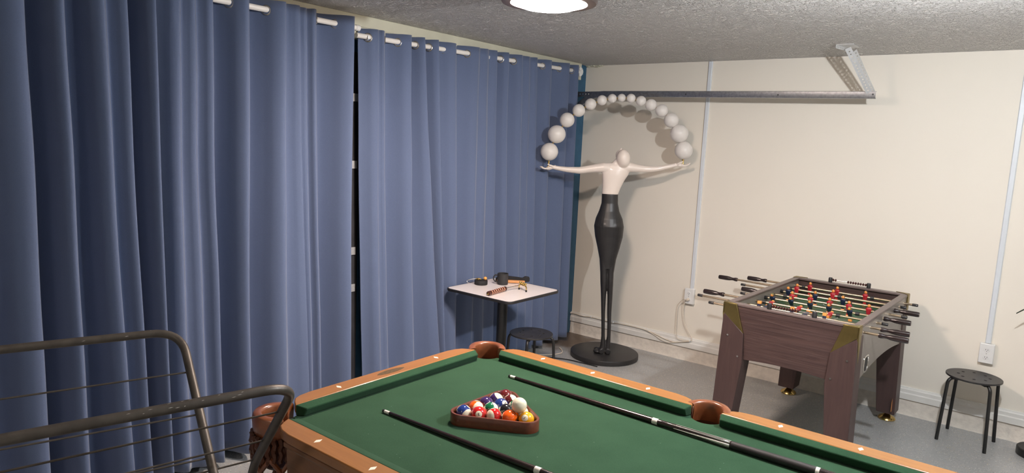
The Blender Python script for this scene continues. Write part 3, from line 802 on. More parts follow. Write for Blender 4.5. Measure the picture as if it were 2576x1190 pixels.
# legs, brass corner plates, feet
for sx in (-1,1):
    for sy in (-1,1):
        # leg outline on the end face, lower end splayed outwards
        out = [(.251,.745),(.378,.852),(.386,.852),(.404,.066),(.288,.066),(.240,.57)]
        vs = []
        for k, (a,z) in enumerate(out):
            fl_ = .030*(1-z/.85)
            vs.append((sx*a, sy*(FL+.010+fl_), z))
        for k, (a,z) in enumerate(out):
            fl_ = .030*(1-z/.85)
            vs.append((sx*a, sy*(FL-.115+fl_*.4), z))
        n = len(out)
        lg = MB().add(vs, [tuple(range(n)), tuple(range(2*n-1,n-1,-1))]+[(i,(i+1)%n,n+(i+1)%n,n+i) for i in range(n)]).build('leg', WOODDV, ft, bevel=.003)
        for (a,z) in ((.345,.72),(.270,.60)):
            MB().lathe([(.0005,.0045),(.005,.004),(.006,0),(.0005,0)], (sx*a, 0,0), 12, axis='Y').build('bolt', CHROME, lg, loc=(0,sy*(FL+.010+.030*(1-z/.85)) if sy>0 else sy*(FL+.010+.030*(1-z/.85)+.0045),z))
        # brass leveller foot
        fx, fy = sx*.346, sy*(FL-.02)
        MB().lathe([(.0005,.002),(.054,.002),(.058,.008),(.050,.022),(.022,.036),(.014,.046),(.014,.070),(.0005,.070)], (fx,fy,0), 28).build('levelling_foot', BRASS, lg)
        # brass corner
        crv = [(.308,FH-.001),(.296,.885),(.280,.83),(.262,.775),(.251,.745),(.378,.852),(.388,.856),(.388,FH-.001)]
        cap = MB()
        yy = sy*(FL+.013)
        n = len(crv)
        cap.add([(sx*a,yy,z) for a,z in crv]+[(sx*a,sy*(FL-.002),z) for a,z in crv], [tuple(range(n)),tuple(range(2*n-1,n-1,-1))]+[(i,(i+1)%n,n+(i+1)%n,n+i) for i in range(n)])
        sd_ = [(FL+.013,FH-.001),(FL+.013,.852),(FL-.03,.70),(FL-.036,.74),(FL-.052,FH-.001)]
        n = len(sd_)
        cap.add([(sx*(FW+.0085),sy*a,z) for a,z in sd_]+[(sx*(FW-.002),sy*a,z) for a,z in sd_], [tuple(range(n)),tuple(range(2*n-1,n-1,-1))]+[(i,(i+1)%n,n+(i+1)%n,n+i) for i in range(n)])
        tp = [(.300,FL+.013),(.3885,FL+.013),(.3885,FL-.055),(.360,FL-.020)]
        cap.add([(sx*a,sy*b_,FH+.003) for a,b_ in tp]+[(sx*a,sy*b_,FH-.003) for a,b_ in tp], [(0,1,2,3),(7,6,5,4),(0,1,5,4),(1,2,6,5),(2,3,7,6),(3,0,4,7)])
        cap.build('corner_plate', BRASSA, ft, bevel=.0015)
# peeled patch on one rear leg
MB().add([(FW+.004,.52,.10),(FW+.004,.56,.09),(FW+.003,.575,.15),(FW+.002,.545,.19),(FW+.003,.525,.16)],[(0,1,2,3,4)]).build('peeled_patch', PINE, ft)
# rods with players
def player_mesh(name, jersey, hair):
    b = MB()
    b.rings([[(x*wx,y*wy,z) for x,y in ((-1,-.6),(-.6,-1),(.6,-1),(1,-.6),(1,.6),(.6,1),(-.6,1),(-1,.6))] for wx,wy,z in ((.011,.008,-.020),(.013,.010,-.010),(.016,.0105,.004),(.018,.010,.014),(.013,.008,.021),(.006,.006,.024))], 0)
    b.ball((0,0,.034), .0105, 12, 8, 1, (1,1,1.1)); b.ball((0,.0025,.0385), .0106, 12, 6, 2, (1,1,.75))
    b.rings([[(x*wx,y*wy+oy,z) for x,y in ((-1,-1),(1,-1),(1,1),(-1,1))] for wx,wy,oy,z in ((.011,.007,0,-.018),(.0095,.006,0,-.040),(.009,.006,0,-.055))], 0)
    b.rings([[(x*wx,y*wy+oy,z) for x,y in ((-1,-1),(1,-1),(1,1),(-1,1))] for wx,wy,oy,z in ((.0095,.007,0,-.050),(.011,.010,-.003,-.058),(.011,.011,-.003,-.068))], 1)
    return b.mesh(name, [jersey, SKIN, hair], ang=50)
PM = {'r':player_mesh('player_red', RED, BLKHAIR), 'n':player_mesh('player_navy', NAVY, OLIVE)}
def handle_mesh():
    prof = [(.0085,0),(.0135,.002),(.0150,.010),(.0140,.020),(.0110,.032),(.0110,.044),(.0150,.062),(.0170,.085),(.0170,.135),(.0155,.148),(.0120,.150),(.0005,.150)]
    return MB().lathe(prof, n=14, axis='X').mesh('handle', HANDLE, ang=30)
HM = handle_mesh()
capm = MB().lathe([(.0085,-.002),(.0095,0),(.0095,.030),(.008,.033),(.0005,.033)], n=12, axis='X').mesh('end_cap', BLACKP)
bushm = MB().lathe([(.0085,-.014),(.014,-.014),(.016,-.004),(.022,-.003),(.022,.003),(.015,.004),(.014,.016),(.0085,.016)], n=16, axis='X', cap=False).mesh('bushing', CHROME)
ltip = [-.541,-.691,-.72,-.519,-.574,-.642,-.883,-.714]
rtip = [.609,.586,.444,.536,.487,.527,.424,.465]
side = 'RRLRLRLL'
TEAM = [('n',[-.22,-.02,.165],165),('n',[-.225,.015],100),('r',[-.25,-.07,.119],-80),('n',[-.295,-.173,-.05,.068,.192],35),('r',[-.218,-.096,.026,.146,.266],0),('n',[-.296,-.111,.07],12),('r',[-.287,-.039],-8),('r',[-.241,-.052,.136],0)]
for k in range(8):
    j = -FL+.115+k*(2*FL-.23)/7; zr = .869
    rod = MB().tube([(ltip[k]+.02,0,0),(rtip[k]-.02,0,0)], .0078, 12).build('rod', RODM, ft, loc=(0,j,zr))
    L, R_ = side[k] == 'L', side[k] == 'R'
    h = put('handle', HM, rod)
    if L: h.location = (ltip[k]+.150,0,0); h.rotation_euler = (0,0,PI)
    else: h.location = (rtip[k]-.150,0,0)
    e = put('end_cap', capm, rod)
    if L: e.location = (rtip[k]-.033,0,0)
    else: e.location = (ltip[k]+.033,0,0); e.rotation_euler = (0,0,PI)
    for sx in (-1,1): put('bushing', bushm, rod, loc=(sx*(FW-.016),0,0)).rotation_euler = (0,0,0 if sx > 0 else PI)
    team, xs, rot = TEAM[k]
    for x in xs:
        q = put('player', PM[team], rod, loc=(x,0,0)); q.rotation_euler = (math.radians(rot),0,0)
    for x in (min(xs)-.045, max(xs)+.045):
        put('bumper', MB().lathe([(.0078,-.012),(.0125,-.012),(.0125,.012),(.0078,.012)], n=12, axis='X', cap=False).mesh('bumper', BLACKP), rod, loc=(x,0,0))
# bead score counters on both end rims
for sy, posx, nb, split in ((-1,(-.12,.139),10,10),(1,(-.13,.13),10,2)):
    y = sy*(FL-.022)
    sc_ = MB().tube([(posx[0],y,FH+.020),(posx[1],y,FH+.020)], .0028, 8).build('score_counter', CHROME, ft)
    for x in posx: MB().lathe([(.014,0),(.014,.030),(.011,.036),(.0005,.037)], (x,y,FH), 16).build('post', BLACKP, sc_)
    for i in range(nb):
        if sy < 0: x = posx[0]+.022+i*.0158
        else: x = posx[0]+.020+i*.0158 if i < 2 else posx[1]-.020-(9-i)*.0168
        MB().lathe([(.003,-.0075),(.011,-.001),(.011,.001),(.003,.0075)], (x,y,FH+.020), 12, axis='X', cap=False).build('score_bead', BEADR, sc_)
# ball return cup on the right side
rr = [(.034*math.cos(a)*(1 if abs(math.cos(a))<2 else 1), .052*math.sin(a)) for a in [2*PI*i/28 for i in range(28)]]
sup = lambda a,p: math.copysign(abs(a)**p, a)
rr = [(.058*sup(math.cos(2*PI*i/32),.55), .052*sup(math.sin(2*PI*i/32),.55)) for i in range(32)]
rings = []
for s_, x_ in ((1.0,0.0),(1.0,.004),(.92,.006),(.80,.005),(.79,.001)):
    rings.append([(FW+x_, -.41+a*s_, .655+b_*s_) for a,b_ in rr])
rc = MB().rings(rings, cap=False).build('ball_return', CHROME, ft)
MB().rings([[(FW+.0015, -.41+a*.77, .655+b_*.77) for a,b_ in rr],[(FW+.0005, -.41+a*.77, .655+b_*.77) for a,b_ in rr]]).build('cup', RUBBER, rc)

# ---------------------------------------------------------------- stools
def seat_mesh():
    cu = bpy.data.curves.new('seat','CURVE'); cu.dimensions = '2D'; cu.fill_mode = 'BOTH'; cu.extrude = .004; cu.bevel_depth = .002; cu.bevel_resolution = 2
    def circ(cx, cy, r, n):
        sp = cu.splines.new('POLY'); sp.points.add(n-1)
        for i in range(n): sp.points[i].co = (cx+r*math.cos(2*PI*i/n), cy+r*math.sin(2*PI*i/n), 0, 1)
        sp.use_cyclic_u = True
    circ(0,0,.158,64)
    for k in range(8): circ(.088*math.cos(2*PI*k/8+.2), .088*math.sin(2*PI*k/8+.2), .0115, 14)
    ob = bpy.data.objects.new('seat_tmp', cu); COL.objects.link(ob); bpy.context.view_layer.update()
    me = bpy.data.meshes.new_from_object(ob.evaluated_get(bpy.context.evaluated_depsgraph_get()))
    bpy.data.objects.remove(ob); me.materials.clear(); me.materials.append(BLACKP)
    return me
SEAT = seat_mesh()
legm = MB().tube(bend([(.075,0,.432),(.166,0,.432),(.192,0,.0)],.045,8), .0105, 12).mesh('leg', BLKMET, ang=60)
def stool(label, loc, rot):
    t = thing('stool', label, 'stool', loc, math.radians(rot), 'round black stools')
    put('seat', SEAT, t, loc=(0,0,.444))
    for k in range(4):
        l = put('leg', legm, t); l.rotation_euler = (0,0,PI/2*k)
        put('leg_clamp', MB().box(.078,.130,-.014,.014,.420,.4385).mesh('leg_clamp', BLKMET), l)
    return t
stool('round black stool with pierced seat, alone against the white wall', (3.340,-.240,0), 38)
stool('round black stool with pierced seat, half under the small square table', (.713,-1.63,0), 27)

# ---------------------------------------------------------------- small square table and what lies on it
TC = (.476,-1.69)
t = thing('cafe_table', 'small square table with white marbled top and black edge', 'table', (*TC,0))
def rsq(h, r, n=6):
    return arc(h-r,h-r,r,0,90,n)+arc(-h+r,h-r,r,90,180,n)+arc(-h+r,-h+r,r,180,270,n)+arc(h-r,-h+r,r,270,360,n)
MB().prism(rsq(.302,.045), .732, .75).build('tabletop', TABTOP, t, ang=30)
n_ = 28; ou = rsq(.308,.05); inn = rsq(.302,.045)
MB().rings([[(x,y,z) for x,y in q] for q,z in ((inn,.7305),(ou,.7305),(rsq(.3095,.05),.735),(rsq(.3095,.05),.746),(ou,.7497),(inn,.7497))], cap=False).build('edge_band', BLACKP, t, ang=40)
MB().lathe([(.0005,.7305),(.13,.7305),(.13,.712),(.045,.700),(.038,.69),(.038,.055),(.06,.04),(.10,.028),(.0005,.02)], n=28).build('column', BLKMET, t, ang=40)
b = MB()
for k in range(4):
    a = PI/4+PI/2*k; d = Vector((math.cos(a),math.sin(a),0)); p = Vector((-d.y,d.x,0))
    b.add([d*.03+p*.03+Vector((0,0,.045)),d*.03-p*.03+Vector((0,0,.045)),d*.27-p*.022+Vector((0,0,.022)),d*.27+p*.022+Vector((0,0,.022)),
           d*.03+p*.03,d*.03-p*.03,d*.27-p*.022,d*.27+p*.022],[(0,1,2,3),(7,6,5,4),(0,1,5,4),(1,2,6,5),(2,3,7,6),(3,0,4,7)])
b.build('base', BLKMET, t, bevel=.004)
TZ = .7502
# black puck tin with an orange ball and a brass clip hook on it
t = thing('chalk_tin', 'flat round black tin on the white table', 'tin', (.262,-1.700,TZ))
MB().lathe([(.0005,0),(.049,0),(.0505,.003),(.0505,.030),(.049,.033),(.045,.0335),(.0005,.0325)], n=40).build('body', RUBBER, t)
o = MB().ball((0,0,.0135),.0135,20,12).build('small_ball', ORANGE, loc=(.283,-1.676,TZ+.0335)); tag(o, 'small orange ball on the black tin', 'ball')
t = thing('brass_hook', 'brass clip with a chrome hook lying across the black tin', 'hook', (.245,-1.715,TZ+.034))
MB().tube([(.022,.012,.006),(.004,-.001,.010),(-.014,-.014,.008)], [.004,.007,.004], 10).build('clip', BRASS, t)
MB().tube([(.012,-.006,.004),(.006,-.013,.010),(.014,-.016,.003)], .0032, 8).build('clasp', GOLD, t)
MB().tube(bend([(-.010,-.012,.009),(-.042,-.045,.004),(-.060,-.062,-.008),(-.052,-.066,-.022),(-.038,-.058,-.020)],.012), .0028, 8).build('hook', CHROME, t)
# mug
t = thing('mug', 'matte black mug standing on the white table', 'mug', (.368,-1.568,TZ))
MB().lathe([(.0005,0),(.038,0),(.041,.003),(.0425,.085),(.0405,.087),(.0385,.085),(.037,.008),(.0005,.006)], n=40).build('body', MUGB, t)
MB().tube([(-.78*r_,-.62*r_,z_) for r_,z_ in ((.0405,.070),(.058,.072),(.070,.058),(.071,.036),(.058,.020),(.0405,.018))], .0055, 10).build('handle', MUGB, t)
# pool-table brush: black bristle block with pine back
t = thing('table_brush', 'black bristle brush with a pale wood back, lying behind the mug', 'brush', (.375,-1.468,TZ), math.radians(38))
MB().prism([(-.115,-.026),(.090,-.026),(.105,-.020),(.105,-.004),(.090,0),(-.115,0)], .004, .024).build('wood_back', PINE, t, bevel=.003)
b = MB()
pts = [(-.125,.0,.030,.004),(-.10,.002,.050,.004),(-.03,.002,.050,.006),(.05,.001,.044,.010),(.085,.001,.040,.012),(.105,0,.054,.010),(.135,.004,.050,.014),(.142,.010,.040,.018)]
b.rings([[(x,y0-.006,zl),(x,y0+.034,zl),(x,y0+.030,zh),(x,y0-.002,zh)] for x,y0,zh,zl in pts])
b.build('bristles', FABB, t, bevel=.004)
# bridge stick with striped grip and brass head
p0 = Vector((.560,-1.965,TZ+.0175)); p1 = Vector((.533,-1.735,TZ+.0185)); p2 = Vector((.560,-1.575,TZ+.030))
t = thing('mechanical_bridge', 'telescopic bridge stick with striped brown grip and brass head', 'bridge stick', p0)
d = (p1-p0); Lh = d.length; dn = d.normalized()
q = dn.to_track_quat('X','Z').to_matrix()
def along(s, r_): return s
def rot_l(prof, n=20):
    b = MB(); rings = []
    for r_, s in prof: rings.append([q @ Vector((s, r_*math.cos(2*PI*i/n), r_*math.sin(2*PI*i/n))) for i in range(n)])
    return b.rings(rings)
g = rot_l([(.011,0),(.0165,.003),(.0165,Lh-.004),(.010,Lh)]).build('grip', STRIPE, t)
for k in range(7):
    s = .040+k*(Lh-.075)/6
    rot_l([(.0160,s-.0045),(.0171,s-.0035),(.0171,s+.0035),(.0160,s+.0045)]).build('grip_ring', STRIPE2, g)
rot_l([(.004,-.006),(.008,-.004),(.008,.001),(.0005,.001)]).build('end_nut', BRASS, t)
MB().tube([p1-p0, (p1+p2)/2-p0, p2-p0], [.005,.0042,.0036], 10).build('shaft', CHROME, t)
# brass bridge head: two legs with black shoes, scalloped crown
u = (Vector((.66,-1.642,0))-Vector((.576,-1.616,0))).normalized()   # across the head
c0 = Vector((.610,-1.628,TZ))-p0
b = MB()
A_ = c0-u*.046; B_ = c0+u*.046
b.tube([A_+Vector((0,0,.012)),A_+Vector((0,0,.034)),A_*.8+B_*.2+Vector((0,0,.046)),A_*.5+B_*.5+Vector((0,0,.044)),A_*.2+B_*.8+Vector((0,0,.046)),B_+Vector((0,0,.034)),B_+Vector((0,0,.012))], [.0045,.005,.007,.008,.007,.005,.0045], 10)
for s in (-.034,-.012,.012,.034):
    pc = c0+u*s+Vector((0,0,.055)); b.ball(pc, .009, 10, 8, 0, (1,1,1.2))
b.tube([p2-p0, c0+Vector((0,0,.046))], [.0055,.008], 10)
hd = b.build('bridge_head', GOLD, t)
for e_ in (A_,B_): MB().lathe([(.0005,0),(.0065,0),(.0065,.014),(.0005,.014)], e_, 12).build('shoe', RUBBER, hd)

# ---------------------------------------------------------------- statue lamp
st = thing('statue_lamp', 'tall black-and-white figure lamp holding an arch of white globes', 'floor lamp', (.682,-.515,0), math.radians(36.1))
def loft(b, secs, n=28):
    b.rings([[Vector((cx+hw*math.cos(2*PI*i/n), cy+hd*math.sin(2*PI*i/n), z)) for i in range(n)] for cx,cy,z,hw,hd in secs])
def fuse(o, vox, it=6, fac=.5):
    r_ = o.modifiers.new('fuse','REMESH'); r_.mode = 'VOXEL'; r_.voxel_size = vox; r_.use_smooth_shade = True
    s_ = o.modifiers.new('soft','SMOOTH'); s_.iterations = it; s_.factor = fac
MB().lathe([(.0005,.045),(.288,.045),(.296,.042),(.298,.038),(.298,.004),(.292,0),(.0005,0)], (.02,.07,0), 72).build('base', SBLACK, st)
b = MB()
hip = [(1.445,-.098,.040),(1.43,-.098,.040),(1.365,-.096,.044),(1.30,-.112,.060),(1.236,-.137,.091),(1.17,-.148,.106),(1.08,-.134,.104),(.988,-.108,.085),(.883,-.082,.060),(.80,-.070,.050)]
dep = [.050,.050,.050,.062,.080,.090,.080,.066,.050,.035]
loft(b, [((l+r_)/2, -.004-.012*math.exp(-((z-1.19)/.08)**2), z, (r_-l)/2, d_) for (z,l,r_),d_ in zip(hip,dep)])
# buttocks
for s_ in (-1,1): b.ball((-.020+s_*.040,-.052,1.175), .050, 20, 14, 0, (1.0,.95,1.15))
# legs
crease = [(1.12,-.018),(.988,-.012),(.883,-.010),(.764,-.008),(.685,-.004),(.55,.002),(.417,.006),(.283,.014),(.20,.018),(.12,.018),(.075,.016)]
lft = {1.12:-.140,.988:-.108,.883:-.082,.764:-.068,.685:-.062,.55:-.048,.417:-.037,.283:-.027,.20:-.022,.12:-.026,.075:-.034}
rgt = {1.12:.105,.988:.085,.883:.060,.764:.048,.685:.050,.55:.052,.417:.052,.283:.057,.20:.059,.12:.062,.075:.064}
gap = {.55:.0065,.417:.009,.283:.0105,.20:.009}
for s_ in (-1,1):
    secs = []
    for z, c in crease:
        g_ = gap.get(z,-.002)
        l, r_ = (lft[z], c-g_) if s_ < 0 else (c+g_, rgt[z])
        hw = (r_-l)/2
        dd = hw*1.05 + (.006 if z in (.685,.55) else 0)
        secs.append(((l+r_)/2, -.004 if z > .6 else .0, z, hw, max(dd,.02)))
    loft(b, secs)
# feet pointing away from the viewer, heels this side
for cx, dx in ((-.012,-.045),(.042,.006)):
    path = [(cx,-.028,.068),(cx+dx*.25,.015,.070),(cx+dx*.7,.065,.062),(cx+dx*1.0,.105,.054)]
    b.tube(path, [.024,.026,.024,.014], 14)
b.ball((-.048,.010,.062), .024, 14, 10, 0, (1.5,1.6,.8))
o = b.build('lower_body', SBLACK, st, ang=180); fuse(o, .004, 4)
# white upper body: torso, arms, neck, head
b = MB()
tor = [(1.440,-.099,.039,.050),(1.495,-.099,.056,.050),(1.555,-.101,.081,.052),(1.61,-.106,.112,.053),(1.65,-.108,.126,.050),(1.685,-.100,.122,.042),(1.705,-.080,.100,.028)]
loft(b, [((l+r_)/2, -.002, z, (r_-l)/2, d_) for z,l,r_,d_ in tor])
b.tube([(-.02,0,1.655),(-.10,0,1.664),(-.16,0,1.655),(-.22,0,1.645),(-.30,0,1.630),(-.405,0,1.632),(-.48,0,1.640),(-.530,0,1.648)], [.045,.044,.036,.032,.030,.023,.019,.017], 18)
b.tube([(.04,0,1.665),(.12,0,1.678),(.18,0,1.672),(.247,0,1.668),(.30,0,1.670),(.356,0,1.676),(.44,0,1.697),(.520,0,1.718)], [.045,.042,.034,.028,.026,.0225,.019,.015], 18)
# neck and tilted-back head
b.tube([(-.005,.0,1.68),(.010,-.008,1.712),(.034,-.018,1.742)], [.040,.030,.030], 16)
b.ball((.060,-.036,1.748), .060, 24, 16, 0, (.95,1.0,1.28), Matrix.Rotation(math.radians(-6),3,'Y'))
b.ball((.034,.010,1.775), .040, 20, 14, 0, (.9,1.0,1.15))
b.tube([(.032,.000,1.795),(.038,.006,1.822),(.043,.006,1.834)], [.020,.013,.007], 12)
b.ball((.008,-.010,1.752), .012, 10, 8, 0, (.5,1.0,1.5))
o = b.build('upper_body', SWHITE, st, ang=180); fuse(o, .005, 4)
def hand(sx, wx, wz, tilt):
    """palm-up cupped hand: palm, four fingers, thumb on the viewer's side"""
    b = MB()
    P = lambda a, y, z: Vector((wx+sx*(a*math.cos(tilt)-z*math.sin(tilt)), y, wz+a*math.sin(tilt)+z*math.cos(tilt)))
    b.tube([P(-.02,0,.002),P(.0,0,0),P(.020,.0,-.004),P(.042,0,-.010),P(.058,0,-.011)], [.0150,.0150,.0165,.0170,.0140], 16)
    b.ball(P(.042,0,-.009), .020, 16, 10, 0, (1.15,1.05,.62))
    for i, (y, L) in enumerate(((-.0165,.056),(-.0055,.064),(.0055,.061),(.0160,.050))):
        b.tube([P(.046,y*.9,-.011),P(.050+L*.35,y,-.013),P(.050+L*.70,y*.98,-.008),P(.050+L*.92,y*.92,.001),P(.050+L*1.0,y*.88,.007)], [.0072,.0070,.0064,.0054,.0038], 10)
    b.tube([P(.004,-.010,.004),P(.020,-.019,.012),P(.038,-.022,.018),P(.050,-.020,.026)], [.0092,.0084,.0070,.0046], 10)
    o = b.build('hand', SWHITE, st, ang=180); fuse(o, .0022, 2)
hand(-1, -.520, 1.648, math.radians(-3))
hand(1, .512, 1.716, math.radians(8))
GL = [(-0.562,1.775,.0775),(-0.508,1.924,.0785),(-0.427,2.046,.064),(-0.334,2.129,.0552),(-0.239,2.185,.050),(-0.147,2.221,.0438),(-0.063,2.24,.0386),(0.015,2.248,.0351),(0.093,2.247,.0395),(0.177,2.23,.0438),(0.261,2.202,.050),(0.354,2.159,.0544),(0.439,2.083,.0631),(0.513,1.976,.0785),(0.561,1.839,.0775)]
GL = [(a_, z_, r_*.965) for a_, z_, r_ in GL]
for s_, z, r_ in GL: put('globe', MB().ball((0,0,0), r_, 32, 20).mesh('globe', GLOBE, ang=80), st, loc=(s_,0,z))
for (a, z0, r0), (c, z1, r1) in zip(GL[:-1], GL[1:]):
    A_, B_ = Vector((a,0,z0)), Vector((c,0,z1)); d = (B_-A_).normalized(); L = (B_-A_).length
    m0 = A_+d*(r0+(L-r0-r1)/2); hl = max(.006, (L-r0-r1)/2+.004)
    MB().tube([m0-d*hl, m0-d*hl*.5, m0, m0+d*hl*.5, m0+d*hl], [.010,.0075,.006,.0075,.010], 12).build('connector', BRASS, st)
for i, (hx_, hz_) in ((0,(-.565,1.636)),(-1,(.566,1.714))):
    s_, z, r_ = GL[i]
    MB().tube([(hx_,0,hz_),(hx_*.6+s_*.4,0,hz_+.02),(s_,0,z-r_+.008)], [.012,.006,.010], 12).build('stem', BRASS, st)

# ---------------------------------------------------------------- garage door track with its hanger
t = thing('door_track', 'steel garage door track hanging below the ceiling by the white wall', 'door track', (0,-.272,0))
def track_path():
    P = [(2.562,2.280),(1.6,2.290),(.38,2.302)]
    cx_, cz_, r_ = .38, 1.93, .372
    for i in range(1,13):
        a = math.radians(90+90*i/12*.55); P.append((cx_+r_*math.cos(a), cz_+r_*math.sin(a)))
    return P
TP = track_path()
sec = [(.012,.025),(-.010,.025),(-.013,.022),(-.013,-.018),(-.010,-.024),(.002,-.026),(.008,-.022),(.006,-.018),(-.002,-.021),(-.008,-.020),(-.010,-.016),(-.010,.019),(-.008,.022),(.012,.022)]
rings = []
for i, (x,z) in enumerate(TP):
    a = Vector(TP[min(i+1,len(TP)-1)])-Vector(TP[max(i-1,0)]); a.normalize(); nrm = Vector((a.y,-a.x))
    if nrm.y < 0: nrm = -nrm
    if i > 3: nrm = Vector((-a.y, a.x)) if (Vector((-a.y,a.x)).dot(Vector(((x-.38),(z-1.93)))) > 0) else Vector((a.y,-a.x))
    rings.append([(x+nrm.x*w, y, z+nrm.y*w) for y,w in sec])
MB().rings(rings).build('channel', STEEL, t, ang=30)
for x in (2.545,1.9,1.16): MB().lathe([(.0005,-.0165),(.005,-.0165),(.006,-.0125),(.0005,-.0125)], (0,0,0), 10, axis='Y').build('rivet', SLOT, t, loc=(x,0,2.284 if x > 1.5 else 2.294))
# perforated angle bracket where the curve starts
def perforated(name, p0, p1, width_dir, width, thick, pitch, hole, m, par, inset=.5):
    """flat strip with real round holes, as one mesh"""
    p0, p1 = Vector(p0), Vector(p1); d = p1-p0; L = d.length; d.normalize(); w = Vector(width_dir); w = (w-d*w.dot(d)).normalized(); n_ = d.cross(w)
    cu = bpy.data.curves.new(name,'CURVE'); cu.dimensions = '2D'; cu.fill_mode = 'BOTH'; cu.extrude = thick/2
    def poly(pts):
        sp = cu.splines.new('POLY'); sp.points.add(len(pts)-1)
        for i,(x,y) in enumerate(pts): sp.points[i].co = (x,y,0,1)
        sp.use_cyclic_u = True
    poly([(0,-width/2),(L,-width/2),(L,width/2),(0,width/2)])
    k = int((L-.01)/pitch)
    for i in range(k):
        x = L/2+(i-(k-1)/2)*pitch
        poly([(x+hole*math.cos(2*PI*j/12), (inset-.5)*width+hole*math.sin(2*PI*j/12)) for j in range(12)])
    ob = bpy.data.objects.new('tmp', cu); COL.objects.link(ob); bpy.context.view_layer.update()
    me = bpy.data.meshes.new_from_object(ob.evaluated_get(bpy.context.evaluated_depsgraph_get())); bpy.data.objects.remove(ob)
    me.materials.clear(); me.materials.append(m)
    Mx = Matrix((d,w,n_)).transposed().to_4x4(); Mx.translation = p0
    me.transform(Mx)
    return put(name, me, par)
perforated('flag_bracket', (.02,-.010,2.300),(.40,-.010,2.302),(0,0,1),.045,.003,.030,.006, STEEL, t)
# hanger: slotted angle from the ceiling down to the track end
h0, h1 = Vector((2.406,-.242,H-.016)), Vector((2.522,-.006,2.290))
perforated('hanger_strap', h0, h1, (.90,.30,.2), .038, .0022, .0235, .0050, BRACK, t)
h2, h3 = Vector((2.436,-.180,H-.026)), Vector((2.542,.012,2.296))
perforated('hanger_flange', h2, h3, (.55,.80,.1), .034, .0022, .0235, .0045, BRACK, t)
perforated('ceiling_angle', (2.352,-.330,H-.014),(2.385,-.150,H-.014),(0,0,1),.024,.0022,.0235,.0045, BRACK, t)
MB().box(2.352,2.46,-.330,-.150,H-.0035,H-.0005).build('ceiling_flange', BRACK, t)

# ---------------------------------------------------------------- raceways, outlets
def raceway(label, x, z0):
    b = MB(); pr_ = [(-.017,0),(-.017,-.010),(-.012,-.016),(.012,-.016),(.017,-.010),(.017,0)]
    b.rings([[(x+a,c+.006,z) for a,c in pr_] for z in (z0,H-.002)])
    o = b.build('wire_raceway', RACEW, ang=30)
    tag(o, label, 'raceway', 'surface wire raceways')
raceway('white wire raceway running up the wall left of the foosball table', 1.232, .648)
raceway('white wire raceway running up the wall above the lone stool', 3.379, .636)
def outlet(label, x, z):
    t = thing('wall_outlet', label, 'outlet', (x,0.006,z), group='surface wall outlets')
    MB().box(-.043,.043,-.034,0,-.068,.068).build('box', PLAST, t, bevel=.003)
    pl = MB().box(-.041,.041,-.040,-.034,-.066,.066).build('cover_plate', PLAST, t, bevel=.0025)
    for dz in (.026,-.026):
        rcp = MB().lathe([(.0005,-.043),(.0155,-.043),(.0168,-.040),(.0005,-.040)], n=24, axis='Y').build('receptacle', PLAST, t, loc=(0,0,dz))
        b = MB(); b.box(-.0075,-.0052,-.0436,-.0425,-.002,.008); b.box(.0052,.0075,-.0436,-.0425,-.003,.007); b.lathe([(.0005,-.0436),(.0024,-.0436),(.0024,-.0425),(.0005,-.0425)], (0,0,-.008), 10, axis='Y')
        b.build('socket_slot', SLOT, rcp, smooth=False)
    MB().lathe([(.0005,-.0416),(.0028,-.0416),(.0032,-.040),(.0005,-.040)], n=10, axis='Y').build('cover_screw', CHROME, t)
    return t
outlet('white outlet box with a white plug, left of the foosball table', 1.222, .580)
outlet('empty white outlet box on the wall above the lone stool', 3.379, .566)

# ---------------------------------------------------------------- cables
def cable(name, label, pts, r, m, cat='cable'):
    # Catmull-Rom through the points
    P = [Vector(p) for p in pts]; out = []
    for i in range(len(P)-1):
        a, b_, c, d = P[max(i-1,0)], P[i], P[i+1], P[min(i+2,len(P)-1)]
        for k in range(6):
            u = k/6
            out.append(.5*((2*b_)+(c-a)*u+(2*a-5*b_+4*c-d)*u*u+(3*b_-a-3*c+d)*u**3))
    out.append(P[-1])
    c0 = Vector(P[0])
    t = thing(name, label, cat, c0)
    MB().tube([p-c0 for p in out], r, 8).build('cord', m, t)
    return t, c0
y = -.027
t, c0 = cable('cable', 'white cable clipped along the baseboard from the corner to the clips below the outlet', [(.012,y,.198),(.075,y,.198),(.145,y,.192),(.244,y,.203),(.347,y,.200),(.488,y,.197),(.58,y,.202),(.67,y,.203),(.78,y,.201),(.855,y,.194),(.936,y,.178),(1.03,y,.155),(1.133,y,.148),(1.262,y,.188),(1.278,-.024,.205),(1.26,-.022,.238),(1.205,-.02,.32),(1.182,-.022,.40),(1.180,-.03,.49),(1.200,-.05,.545),(1.222,-.058,.556)], .0036, CABW)
clip = MB().box(-.007,.007,-.006,.010,-.007,.009).box(-.003,.003,-.008,-.004,-.003,.003).mesh('cable_clip', PLAST)
for x, z in ((.012,.198),(.244,.203),(.488,.197),(.855,.194),(1.262,.188)): put('cable_clip', clip, t, bevel=.002, loc=Vector((x,y,z))-c0)
MB().lathe([(.0005,-.030),(.009,-.028),(.013,-.012),(.013,0),(.0005,0)], Vector((1.222,-.0375,.554))-c0, 16, axis='Y').build('plug', CABW, t)
y2 = -.034
cable('cable', 'thinner white cord looping from the outlet down to the baseboard', [(1.262,-.036,.190),(1.20,y2,.182),(1.150,y2,.189),(1.126,-.022,.235),(1.121,-.018,.30),(1.120,-.018,.40),(1.122,-.02,.47),(1.150,-.035,.52),(1.185,-.050,.55),(1.205,-.058,.552)], .0028, CABW)
cable('cable', 'second white cord sagging along the lower baseboard', [(.855,-.034,.196),(.93,y2,.170),(.99,y2,.142),(1.06,y2,.132),(1.14,y2,.150),(1.20,y2,.166),(1.262,-.038,.186)], .0030, CABW)
